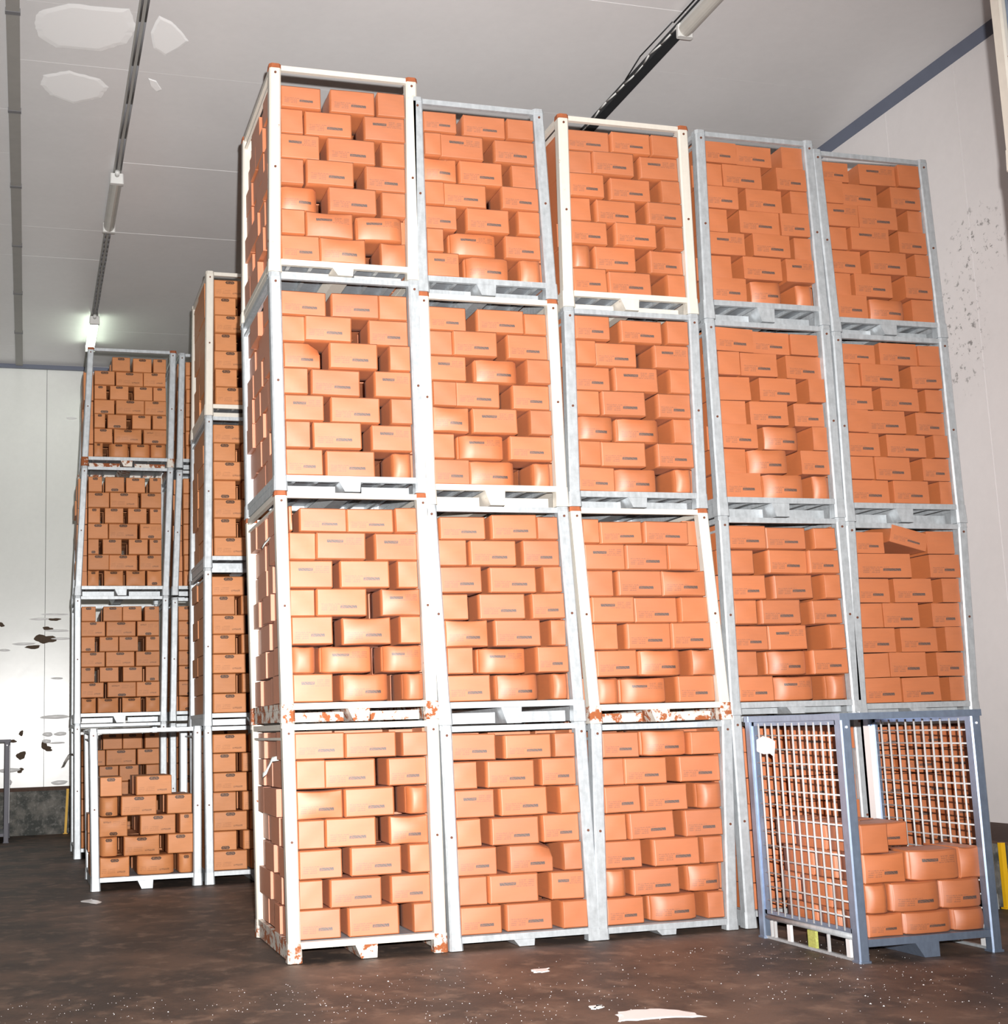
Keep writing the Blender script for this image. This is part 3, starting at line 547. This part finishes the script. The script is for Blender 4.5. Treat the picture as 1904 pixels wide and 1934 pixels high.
for rec in DATA:
    c, t_, zb, zt, xb, xt = rec[:6]
    key = (c, t_); style = 'cream' if key in CREAM else 'galv'
    look = 'white-painted steel stillage with rusty caps' if key in RCAP else 'rust-streaked white steel stillage' if key in CREAM else 'grey galvanised steel stillage'
    place = 'behind mesh cage, bottom of' if (t_ == 1 and c > 3) else TIER[t_]+' in'
    dz = rec[6] if len(rec) > 6 else zb+0.145
    dz = min(max(dz, zb+0.10), zb+0.185)
    stillage(f'{look}, {place} {STACK[c]}', xb, xt, zb, zt, 0.0, DEPTH, style, dz, 'steel stillages of the front row', t_ == 1, key in RCAP, key in RBASE)
    H = zt-zb
    if len(rec) > 6:
        zp = min(rec[7], zt-0.055); rows = rec[8]
    else:
        zp = zt-0.09; rows = []
        L0 = xb[0]+0.053; R0 = xb[1]-0.053
        for r in range(7):
            e_ = rb.uniform(0.01, 0.05)
            if r % 2: rows.append([[L0, L0+0.255, 'n'], [L0+0.26+e_, L0+0.645+e_, 'p'], [L0+0.69+e_, R0, 'p']])
            else: rows.append([[L0, L0+0.37, 'p'], [L0+0.40+e_, L0+0.785+e_, 'p'], [L0+0.80+e_, R0, 'n']])
    n = len(rows); pit = (zp-dz)/n
    zl = []
    for r, row in enumerate(rows):
        z1 = zp-r*pit; z0 = z1-pit; zl.append((z0, z1))
        if r == 0: z1 -= 0.0
        prev = -99
        for k, (x0, x1, fg) in enumerate(row):
            x0 = max(x0, prev+0.004); prev = x1
            posn = ['left', 'middle', 'right'][k] if len(row) == 3 else (['left', 'right'][k] if len(row) == 2 else ['far left', 'left', 'right', 'far right'][k])
            yfr = rb.uniform(0.008, 0.058)
            if 'b' in fg: yfr += 0.02
            top = rb.uniform(0.004, 0.035) if r == 0 else rb.uniform(0.002, 0.011)
            lab = carton_label(fg, posn, ROW[r], f'{TIER[t_]} stillage, {STACK[c]}')
            tilt = math.radians(14) if 't' in fg else rb.choice((0, 0, 1))*rb.uniform(-0.022, 0.022)+rb.uniform(-0.005, 0.005)
            xx0, xx1, zz0, zz1 = x0+0.001, x1-0.001, z0+0.002, z1-top
            if 't' in fg: zz0 += 0.055; zz1 += 0.02; yfr = 0.0
            put_carton(xx0, xx1, yfr, zz0, zz1, fg, 'tan', lab, 'printed tan cartons in the front stacks', pile=None if SINGLE(c, t_) and len(rec) > 6 else PT, tilt=tilt)
    xl = min(xb[0], xt[0])-0.035 if c > 0 else 0
    rj = random.Random(c*10+t_)
    for r, row in enumerate(rows):             # the courses carry on behind the front layer, leaving deep dark chinks
        z0, z1 = zl[r]; zc_ = ((z0+z1)/2-zb)/H
        le = xb[0]+(xt[0]-xb[0])*zc_-0.035; re_ = xb[1]+(xt[1]-xb[1])*zc_+0.03
        ys = [0.115, 0.43, 0.80, 1.08] if r % 2 else [0.115, 0.39, 0.66, 1.06]
        for yy, y2 in zip(ys[1:], ys[2:]+[DEPTH-0.105]):
            for k, (x0, x1, fg) in enumerate(row):
                a = x0+rj.uniform(-0.004, 0.012); b_ = x1-rj.uniform(-0.004, 0.012)
                if k == 0: a = le+rj.uniform(0.0, 0.06)
                if k == len(row)-1: b_ = min(re_-rj.uniform(0.0, 0.04), xb[1]+0.0 if yy < 0.2 else 9)
                PT.box(a, b_, max(yy, 0.435), y2-rj.uniform(0.004, 0.02), z0+0.002, z1-rj.uniform(0.003, 0.016))
        PT.box(le+rj.uniform(0.0, 0.05), row[0][0]-0.006, 0.112+rj.uniform(0, 0.05), 0.43-rj.uniform(0, 0.03), z0+0.002, z1-0.006)
        PT.box(row[-1][1]+0.006, re_-rj.uniform(0.02, 0.04), 0.112+rj.uniform(0, 0.05), 0.43, z0+0.002, z1-0.006)

# ------------------------------------------------------------------ mesh-sided cage with a part load
def wirepanel(t, x0, x1, y, z0, z1, nv, nh, along='x', frame=0.03):
    """mesh panel: frame bars as the part, each wire a piece of it; local plane at y (or x for side panels)"""
    mb = MB()
    def bar(a0, a1, b0, b1):
        if along == 'x': mb.box(a0, a1, y-0.012, y+0.012, b0, b1)
        else: mb.box(y-0.012, y+0.012, a0, a1, b0, b1)
    bar(x0, x1, z0, z0+frame); bar(x0, x1, z1-frame, z1); bar(x0, x0+frame*0.8, z0, z1); bar(x1-frame*0.8, x1, z0, z1)
    p = mb.build('mesh_panel', M['bluegalv'], t)
    vw = MB().tube((0, 0, z0+0.01), (0, 0, z1-0.01), 0.0078, 8).mesh('upright_wire', M['wire'], True)
    hw = (MB().tube((x0+0.01, 0, 0), (x1-0.01, 0, 0), 0.0064, 8) if along == 'x' else MB().tube((0, x0+0.01, 0), (0, x1-0.01, 0), 0.0064, 8)).mesh('cross_wire', M['wire'], True)
    for k in range(nv):
        a = x0+(x1-x0)*(k+1)/(nv+1)
        inst('upright_wire', vw, p, (a, y-0.012, 0) if along == 'x' else (y-0.012, a, 0))
    for k in range(nh):
        z = z0+(z1-z0)*(k+1)/(nh+1)
        inst('cross_wire', hw, p, (0, y, z) if along == 'x' else (y, 0, z))
    return p
CW, CD, CH = 1.175, 1.30, 1.70
def mesh_cage(label, loc, rz=0.0, body=None):
    BG = body or M['bluegalv']
    t = thing('mesh_cage', label, 'cage', loc, None, rz)
    W_ = 0.082; P4 = [(W_/2, W_/2), (CW-W_/2, W_/2), (W_/2, CD-W_/2), (CW-W_/2, CD-W_/2)]
    for (x, y) in P4:
        p = MB().prism(octo(x, y, W_, W_, 0.010), 0.012, octo(x, y, W_, W_, 0.010), CH-0.03).build('post', BG, t)
        MB().prism(octo(x, y, 0.10, 0.10, 0.01), 0.0, octo(x, y, 0.10, 0.10, 0.01), 0.014).build('foot_plate', BG, p)
        MB().tube((x, y-W_/2-0.006, CH-0.08), (x, y-W_/2+0.01, CH-0.08), 0.009, 8).build('bolt', M['whiteplate'], p)
    for y in (0.0, CD-0.06): MB().box(-0.008, CW+0.008, y-0.004, y+0.056, CH-0.03, CH+0.018).build('top_rail', BG, t)
    for x in (0.0, CW-0.06): MB().box(x-0.004, x+0.064, 0.057, CD-0.061, CH-0.03, CH+0.015).build('top_rail', BG, t)
    for y in (0.012, CD-0.062): MB().box(W_+0.001, CW-W_-0.001, y, y+0.05, 0.105, 0.155).build('base_rail', BG, t)
    for x in (0.008, CW-0.058): MB().tube((x+0.025, W_+0.001, 0.165), (x+0.025, CD-W_-0.001, 0.165), 0.023, 10).build('base_rail', M['galv'], t, True)
    MB().box(0.06, CW-0.06, 0.03, CD-0.03, 0.143, 0.152).build('deck', M['deck'], t)
    mid = CW/2
    MB().add([(mid-0.05, 0.02, 0.002), (mid+0.075, 0.02, 0.002), (mid+0.075, CD-0.02, 0.002), (mid-0.05, CD-0.02, 0.002),
              (mid-0.12, 0.02, 0.105), (mid+0.075, 0.02, 0.105), (mid+0.075, CD-0.02, 0.105), (mid-0.12, CD-0.02, 0.105)],
             [(3,2,1,0),(4,5,6,7),(0,1,5,4),(1,2,6,5),(2,3,7,6),(3,0,4,7)]).build('skid', BG, t)
    for x in (0.012, CW-0.042):
        MB().box(x, x+0.03, W_, CD-W_, 0.002, 0.022).build('runner', M['galv'], t)
        for yy, ww, mm in ((0.155, 0.045, 'whiteplate'), (0.40, 0.012, 'wire'), (0.60, 0.10, 'yellowplate'), (0.90, 0.045, 'whiteplate'), (1.10, 0.012, 'wire'), (1.15, 0.012, 'wire')):
            m_ = M['whiteplate'] if mm == 'whiteplate' else M['wire'] if mm == 'wire' else M['tag_green']
            MB().box(x+0.004, x+0.026, yy-ww/2, yy+ww/2, 0.022, 0.143).build('spacer', m_, t)
    wirepanel(t, W_+0.002, CD-W_-0.002, 0.03, 0.19, CH-0.032, 11, 13, 'y')
    wirepanel(t, W_+0.002, CD-W_-0.002, CW-0.03, 0.19, CH-0.032, 10, 14, 'y')
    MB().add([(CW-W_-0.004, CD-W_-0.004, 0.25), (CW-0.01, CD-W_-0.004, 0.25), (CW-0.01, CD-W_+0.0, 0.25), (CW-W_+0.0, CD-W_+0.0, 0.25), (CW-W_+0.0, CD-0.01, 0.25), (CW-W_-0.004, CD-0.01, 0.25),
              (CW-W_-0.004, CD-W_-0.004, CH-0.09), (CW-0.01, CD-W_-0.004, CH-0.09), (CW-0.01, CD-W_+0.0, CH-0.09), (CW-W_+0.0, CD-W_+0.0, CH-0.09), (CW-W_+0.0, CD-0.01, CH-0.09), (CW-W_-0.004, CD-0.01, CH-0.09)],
             [(5,4,3,2,1,0),(6,7,8,9,10,11)]+[(a,(a+1)%6,6+(a+1)%6,6+a) for a in range(6)]).build('highlight_strip', M['whiteplate'], t)  # added white strip: the flash highlight on the rear-right post, put in as colour
    return t
M['tag_green'] = plain('yellow_green_smudge', (0.42, 0.44, 0.12), 0.5, nz=0.5, sc=60)
CG = (3.668, -1.668, 0.0)
mesh_cage('bluish wire-mesh pallet cage half full of cartons at right', CG)
CB = [('n', 3.8, 4.02, 0.728, 0.93, -1.6, 0.385, 'end-on tan carton alone on top of the mesh cage load'), ('ps', 3.8, 4.13, 0.525, 0.726, -1.61, 0.27, 'tan carton under the topmost one, mesh cage load'), ('ib', 4.19, 4.575, 0.52, 0.735, -1.62, 0.27, 'upside-down tan carton, middle of upper full row, mesh cage'), ('ns', 4.6, 4.77, 0.52, 0.738, -1.6, 0.385, 'end-on tan carton, right of upper full row, mesh cage'), ('nb', 3.8, 3.985, 0.315, 0.522, -1.61, 0.385, 'dented end-on carton, left of middle row, mesh cage'), ('pb', 4.01, 4.41, 0.315, 0.52, -1.625, 0.27, 'bulging tan carton, centre of middle row, mesh cage'), ('pb', 4.425, 4.77, 0.315, 0.52, -1.61, 0.27, 'bulging tan carton, right of middle row, mesh cage'), ('ps', 3.8, 4.08, 0.158, 0.312, -1.6, 0.27, 'slumped tan carton, left of bottom row, mesh cage'), ('pb', 4.09, 4.49, 0.158, 0.312, -1.62, 0.27, 'bulging tan carton, centre of bottom row, mesh cage'), ('nb', 4.5, 4.77, 0.158, 0.312, -1.62, 0.385, 'bulging end-on carton, right of bottom row, mesh cage'), ('nb', 3.79, 4.1, 0.158, 0.312, -1.3, 0.27, 'tan carton seen through cage side mesh, bottom row, nearer'), ('ps', 4.14, 4.5, 0.158, 0.312, -1.3, 0.27, 'tan carton deep in the mesh cage, bottom row, nearer'), ('ns', 3.8, 4.1, 0.158, 0.312, -0.98, 0.385, 'tan carton seen through cage side mesh, bottom row, farther'), ('ps', 4.14, 4.5, 0.158, 0.312, -0.98, 0.385, 'tan carton deep in the mesh cage, bottom row, farther'), ('ns', 3.79, 4.1, 0.315, 0.522, -1.2, 0.385, 'tan carton seen through cage side mesh, second lowest row, nearer'), ('ps', 4.14, 4.5, 0.315, 0.512, -1.2, 0.385, 'tan carton deep in the mesh cage, second lowest row, nearer'), ('nb', 3.8, 4.1, 0.315, 0.522, -0.8, 0.27, 'tan carton seen through cage side mesh, second lowest row, farther'), ('ps', 4.14, 4.5, 0.315, 0.512, -0.8, 0.27, 'tan carton deep in the mesh cage, second lowest row, farther'), ('nb', 3.79, 4.1, 0.525, 0.726, -1.3, 0.27, 'tan carton seen through cage side mesh, second highest row, nearer'), ('ps', 4.14, 4.5, 0.525, 0.706, -1.3, 0.27, 'tan carton deep in the mesh cage, second highest row, nearer'), ('ns', 3.8, 4.1, 0.525, 0.726, -0.98, 0.385, 'tan carton seen through cage side mesh, second highest row, farther'), ('ps', 4.14, 4.5, 0.525, 0.706, -0.98, 0.385, 'tan carton deep in the mesh cage, second highest row, farther'), ('ns', 3.79, 4.1, 0.728, 0.93, -1.18, 0.385, 'tan carton seen through cage side mesh, highest row, nearer'), ('ps', 4.14, 4.5, 0.728, 0.9, -1.18, 0.385, 'tan carton deep in the mesh cage, highest row, nearer'), ('nb', 3.8, 4.1, 0.728, 0.93, -0.78, 0.27, 'tan carton seen through cage side mesh, highest row, farther'), ('ps', 4.14, 4.5, 0.728, 0.9, -0.78, 0.27, 'tan carton deep in the mesh cage, highest row, farther')]
for (fl_, x0, x1, z0, z1, yy, dd, lab) in CB:
    put_carton(x0, x1, yy, z0, z1, fl_, 'tan', lab, 'cartons in the mesh cage', depth=dd)
o = MB().add([(3.678, -0.52, 1.53), (3.676, -0.62, 1.56), (3.672, -0.72, 1.545), (3.668, -0.80, 1.52), (3.674, -0.52, 1.44), (3.672, -0.62, 1.42), (3.668, -0.72, 1.425), (3.664, -0.78, 1.40)],
             [(0,1,5,4),(1,2,6,5),(2,3,7,6)]).build('paper_tag', M['paper']); tag(o, 'white paper tag hooked on the mesh cage side', 'tag')
sm = o.modifiers.new('thick', 'SOLIDIFY'); sm.thickness = 0.003
mesh_cage('grey mesh pallet cage by the back wall at far left', (-3.36, 13.40, 0.0), body=M['slate'])

# ------------------------------------------------------------------ stack at the right edge of the view, near the camera
for k in range(4):
    stillage(['pale stillage, lowest of the stack at right edge', 'pale stillage, second in the stack at right edge', 'pale stillage, third in the stack at right edge', 'pale stillage with mesh side topping the stack at right edge'][k],
             (4.275, 5.425), (4.275, 5.425), k*1.725, (k+1)*1.725, -4.56, 1.40, 'cream', None, 'steel stillages of the near right stack', k == 0)
tt = [o for o in bpy.data.objects if o.get('label', '').startswith('pale stillage with mesh side')][0]
wirepanel(tt, -0.60, 0.60, -0.575, 0.2, 1.6, 11, 14, 'y')
fill(PT, 4.34, 5.35, -4.40, -3.28, [(3*1.725+0.16+r*0.22, 3*1.725+0.38+r*0.22) for r in range(6)], 99, False)

# ------------------------------------------------------------------ stacks at the back
OG = 'badge-printed cartons in the back stacks'
def back_stack(nm, xb, xt, zb, zt, y0, rows_by, look, tname, style='galv', rc=False, rbs=False, ground=False):
    dz = zb+0.15
    stillage(f'{look}, {tname} {nm}', xb, xt, zb, zt, y0, DEPTH, style, dz, 'steel stillages at the back', ground, rc, rbs)
    n = len(rows_by); zl = []
    for r, row in enumerate(rows_by):        # top first
        z1 = dz+(n-r)*0.222*PK; z0 = z1-0.222*PK; zl.append((z0, z1))
        for k, (x0, x1, fg, prv) in enumerate(row):
            L = len(row); posn = {1: ['left end'], 2: ['left', 'right'], 3: ['left', 'middle', 'right'], 4: ['far left', 'centre left', 'centre right', 'far right']}[L][k]
            rn = ROW[r] if n == 7 else ['top', 'second', 'third', 'fourth', 'fifth', 'sixth', 'seventh', 'lowest'][r] if n == 8 else ['top', 'second', 'third', 'fourth', 'bottom'][r]
            if r == n-1: rn = 'bottom'
            where = f'{tname.split(" of")[0].split(" in")[0]} stillage, {nm}' if not ground or nm != 'short back stack' else nm
            end = fg[0] == 'n' or (x1-x0) < 0.31
            fg2 = ('i' if 'i' in fg else 'p')+fg[1:].replace('i', '')
            lab = carton_label(fg2, posn, rn, where, 'badged carton')
            put_carton(x0, x1, y0+rb.uniform(0.02, 0.05), z0+0.002, z1-0.004, fg2, 'ochre_end' if end else 'ochre', lab, OG, depth=0.40)
    lo = min(xb[0], xt[0]); hi = max(xb[1], xt[1])
    rj = random.Random(int(zb*100))
    for r, row in enumerate(rows_by):          # the same rows carry on to the back of the load, so the chinks stay deep
        z0, z1 = zl[r]; full = list(row); last = full[-1][1]
        while last < hi-0.40: full.append((last+0.05, last+0.43, 'p', 1)); last += 0.43
        for yy in ((y0+0.47, y0+0.90) if r >= FROM else (y0+0.47,)):
            for (x0, x1, fg, prv) in full: PO.box(x0+rj.uniform(-0.012, 0.006), x1+rj.uniform(-0.006, 0.012), yy, yy+0.41, z0+0.002, z1-rj.uniform(0.004, 0.02))
        if len(full) > len(row):
            for (x0, x1, fg, prv) in full[len(row):]: PO.box(x0, x1, y0+0.04, y0+0.44, z0+0.002, z1-0.006)
        sd = lo-0.02
        if r >= FROM: PO.box(sd+rj.uniform(0, 0.03), row[0][0]-0.012, y0+0.12+rj.uniform(0, 0.1), y0+0.75, z0+0.002, z1-0.006); PO.box(sd+rj.uniform(0, 0.03), row[0][0]-0.012, y0+0.80, y0+1.3, z0+0.002, z1-0.006)
PK, FROM = 1.0, 0
def alt(L, R, first, n, cnt=None, seed=0):
    rr = random.Random(seed); out = []
    for r in range(n):
        inv = 'i' if rr.random() < 0.15 else 'p'
        if (r+first) % 2 == 0:   # ends
            g = (R-L-4*0.268)/3; xs_ = [L+k*(0.268+max(g, 0.004)) + (rr.uniform(-0.012, 0.012) if 0 < k < 3 else 0) for k in range(4)]
            row = [(x, min(x+0.268, R), ('i' if rr.random() < 0.18 else 'p')+('s' if r == n-1 else ''), 1) for x in xs_]
        else:
            w0 = (R-L-0.06)/3; row = [(L, L+w0, inv, 1), (L+w0+0.02, L+2*w0+0.03, 'i' if rr.random() < 0.18 else 'p', 1), (L+2*w0+0.045, R, 'p', 1)]
        out.append(row[:cnt] if cnt else row)
    return out
# short stack
F1rows = [[(-1.10, -0.858, 'p', 1), (-0.697, -0.300, 'p', 1)],
          [(-1.10, -0.905, 'ib', 1), (-0.864, -0.470, 'p', 1), (-0.345, -0.065, 'p', 1)],
          [(-1.10, -0.790, 'is', 1), (-0.650, -0.255, 'p', 1), (-0.210, -0.065, 'p', 1)],
          [(-1.10, -0.910, 'pb', 1), (-0.835, -0.440, 'ps', 1), (-0.343, -0.060, 'p', 1)],
          [(-1.10, -0.775, 'ps', 1), (-0.680, -0.275, 'pb', 1), (-0.215, -0.060, 'pb', 1)]]
FROM = 2
back_stack('short back stack', (-1.150, -0.012), (-1.180, 0.000), 0.0, 1.80, 5.45, F1rows, 'pale grey steel stillage, half full,', 'alone as the', ground=True)
FROM = 0
zz = [0, 1.794, 3.648, 5.501, 7.322]; lx = [0.130, 0.124, 0.143, 0.174, 0.206]
for k in range(4):
    L = max(lx[k], lx[k+1])+0.055; PK = (zz[k+1]-zz[k]-0.24)/(7*0.222)
    rows_ = []
    for r in range(7):
        if r % 2 == 0: rows_.append([(L, L+0.385, 'p', 1), (L+0.43, L+0.70, 'p', 1)])
        else: rows_.append([(L, L+0.262, 'i' if (r+k) % 5 == 0 else 'p', 1), (L+0.345, L+0.73, 'p', 1)])
    back_stack('tall back stack', (lx[k], lx[k]+1.15), (lx[k+1], lx[k+1]+1.15), zz[k], zz[k+1], 5.45, rows_, 'cream stillage with peeling paint' if k == 3 else 'grey speckled steel stillage', TIER[k+1]+' in', 'cream' if k == 3 else 'galv', ground=k == 0)
FAR3 = [[(-1.12, -0.864), (-0.815, -0.538), (-0.506, -0.227), (-0.161, 0.087)], [(-1.12, -0.755), (-0.744, -0.332), (-0.288, 0.08)], [(-1.12, -0.89), (-0.82, -0.55), (-0.479, -0.206), (-0.157, 0.068)],
        [(-1.14, -0.771), (-0.76, -0.343), (-0.305, 0.061)], [(-1.14, -0.91), (-0.851, -0.577), (-0.469, -0.191), (-0.164, 0.06)], [(-1.14, -0.76), (-0.755, -0.35), (-0.312, 0.043)], [(-1.14, -0.903), (-0.829, -0.555), (-0.507, -0.231), (-0.198, 0.036)]]
FAR2 = [[(-1.2, -0.949), (-0.839, -0.568), (-0.557, -0.284), (-0.239, 0.02)], [(-1.2, -0.811), (-0.795, -0.374), (-0.346, 0.013)], [(-1.2, -0.959), (-0.893, -0.624), (-0.607, -0.335), (-0.223, 0.006)],
        [(-1.2, -0.816), (-0.8, -0.391), (-0.369, 0.005)], [(-1.2, -0.963), (-0.887, -0.618), (-0.552, -0.275), (-0.219, 0.004)], [(-1.2, -0.832), (-0.777, -0.37), (-0.359, 0.0)], [(-1.2, -0.951), (-0.924, -0.634), (-0.563, -0.298), (-0.221, 0.0)]]
zz = [0, 1.905, 3.76, 5.70, 7.53]; lx = [-1.197, -1.206, -1.208, -1.117, -1.031]; rx = [0.017, 0.027, 0.067, 0.149, 0.200]
for k in range(4):
    L = max(lx[k], lx[k+1])+0.055; R = min(rx[k], rx[k+1])-0.055; PK = (zz[k+1]-zz[k]-0.30)/(7*0.222)
    rows_ = alt(L, R, 0, 7, None, k)
    if k == 3:
        PK = 1.0
        rows_ = [[(-0.712, -0.447, 'p', 1), (-0.403, -0.125, 'p', 1), (-0.097, 0.095, 'p', 1)],
                 [(L, -0.679, 'p', 1), (-0.657, -0.254, 'p', 1), (-0.237, R, 'p', 1)], [(L, -0.799, 'p', 1), (-0.744, -0.47, 'p', 1), (-0.387, -0.11, 'p', 1), (-0.095, R, 'p', 1)],
                 [(L, -0.679, 'i', 1), (-0.657, -0.238, 'p', 1), (-0.227, R, 'p', 1)], [(L, -0.82, 'p', 1), (-0.782, -0.503, 'i', 1), (-0.415, -0.139, 'p', 1), (-0.111, R, 'p', 1)],
                 [(L, -0.711, 'p', 1), (-0.684, -0.278, 'ps', 1), (-0.245, R, 'i', 1)], [(L, -0.852, 'ps', 1), (-0.754, -0.482, 'pb', 1), (-0.438, -0.152, 'pb', 1), (-0.135, R, 'pb', 1)]]
        FROM = 1
    if k < 3: rows_ = [[(max(a, L), min(b_, R), ('i' if (3*r_+k+q_*5) % 7 == 0 else 'p')+('s' if r_ == 6 else ''), 1) for q_, (a, b_) in enumerate(row)] for r_, row in enumerate(FAR3 if k == 2 else FAR2)]
    back_stack('farthest left stack', (lx[k], rx[k]), (lx[k+1], rx[k+1]), zz[k], zz[k+1], 9.60, rows_, ['grey stillage behind the short stack', 'grey stillage', 'grey stillage with shabby deck edge', 'grey stillage with rusty base and caps'][k], TIER[k+1]+' in', 'galv', k == 3, k == 3, ground=k == 0)
    FROM = 0
    L = max(rx[k], rx[k+1])+0.14; R = L+1.15; PK = (zz[k+1]-zz[k]-0.30)/(7*0.222)
    rows_ = alt(L+0.055, R-0.055, 0, 7, 1, 20+k)
    back_stack('farthest right stack', (rx[k]+0.14, rx[k]+1.30), (rx[k+1]+0.14, rx[k+1]+1.30), zz[k], zz[k+1]-0.03, 9.60, rows_, 'grey stillage mostly hidden', TIER[k+1]+' in', 'galv', ground=k == 0)
o = PT.build('carton_pile', [M['kraft'], M['print']]); tag(o, 'tan cartons packed deeper inside the front stacks and throughout the right-hand stacks', 'cartons', kind='stuff')
o = PO.build('carton_pile', [M['kraftb'], M['badge']]); tag(o, 'badge-printed cartons packed deeper inside the stillages at the back', 'cartons', kind='stuff')

# ------------------------------------------------------------------ loose bits
def ribbon(name, label, cat, pts, wdir, wid, m):
    a = Vector(wdir).normalized()*wid/2; vs = []
    for p in pts: vs += [Vector(p)-a, Vector(p)+a]
    o = MB().add(vs, [(2*k, 2*k+1, 2*k+3, 2*k+2) for k in range(len(pts)-1)]).build(name, m, smooth=True)
    s = o.modifiers.new('thick', 'SOLIDIFY'); s.thickness = 0.004; return tag(o, label, cat)
ribbon('strap_end', 'loose grey strap end on the side of the nearest bottom stillage', 'strap', [(0.009, 0.42, 1.502), (-0.039, 0.46, 1.495), (-0.062, 0.5, 1.437), (-0.08, 0.5, 1.396), (-0.106, 0.52, 1.372)], (0, 0.2, 1), 0.035, M['tape'])
ribbon('strap_end', 'pale strap end poking from the left stack above it, third highest stillage', 'strap', [(-0.016, 0.32, 3.255), (-0.044, 0.4, 3.249), (-0.062, 0.5, 3.225), (-0.08, 0.52, 3.193)], (0, 0.2, 1), 0.022, M['tape'])
ribbon('paper_flap', 'white paper flap on the side of the fourth front stack', 'paper', [(3.901, 0.3, 3.143), (3.907, 0.35, 3.131), (3.914, 0.4, 3.119)], (0, 0.3, 1), 0.08, M['paper'])
ribbon('strap_end', 'dark strap end hanging off the farthest left stack', 'strap', [(-1.17, 9.9, 1.47), (-1.299, 9.9, 1.479), (-1.336, 9.9, 1.42), (-1.372, 9.92, 1.352)], (1, 0, 0.3), 0.05, M['trunk'])
def guard(label, x, y, h, lean=0.0):
    t = thing('guard_bar', label, 'guard', (x, y, 0), None)
    MB().add([(-0.022, -0.02, 0), (0.022, -0.02, 0), (0.022, 0.02, 0), (-0.022, 0.02, 0), (-0.022+lean, -0.02, h), (0.022+lean, -0.02, h), (0.022+lean, 0.02, h), (-0.022+lean, 0.02, h)],
             [(3,2,1,0),(4,5,6,7),(0,1,5,4),(1,2,6,5),(2,3,7,6),(3,0,4,7)]).build('bar', M['yellow'], t)
    MB().box(-0.04, 0.04, -0.03, 0.03, 0, 0.012).build('base_plate', M['yellow'], t); return t
guard('yellow guard bar against the back kerb', -1.215, 14.92, 0.80, 0.04)
guard('yellow guard bar on the right kerb beside the mesh cage', 6.325, 0.02, 0.56)
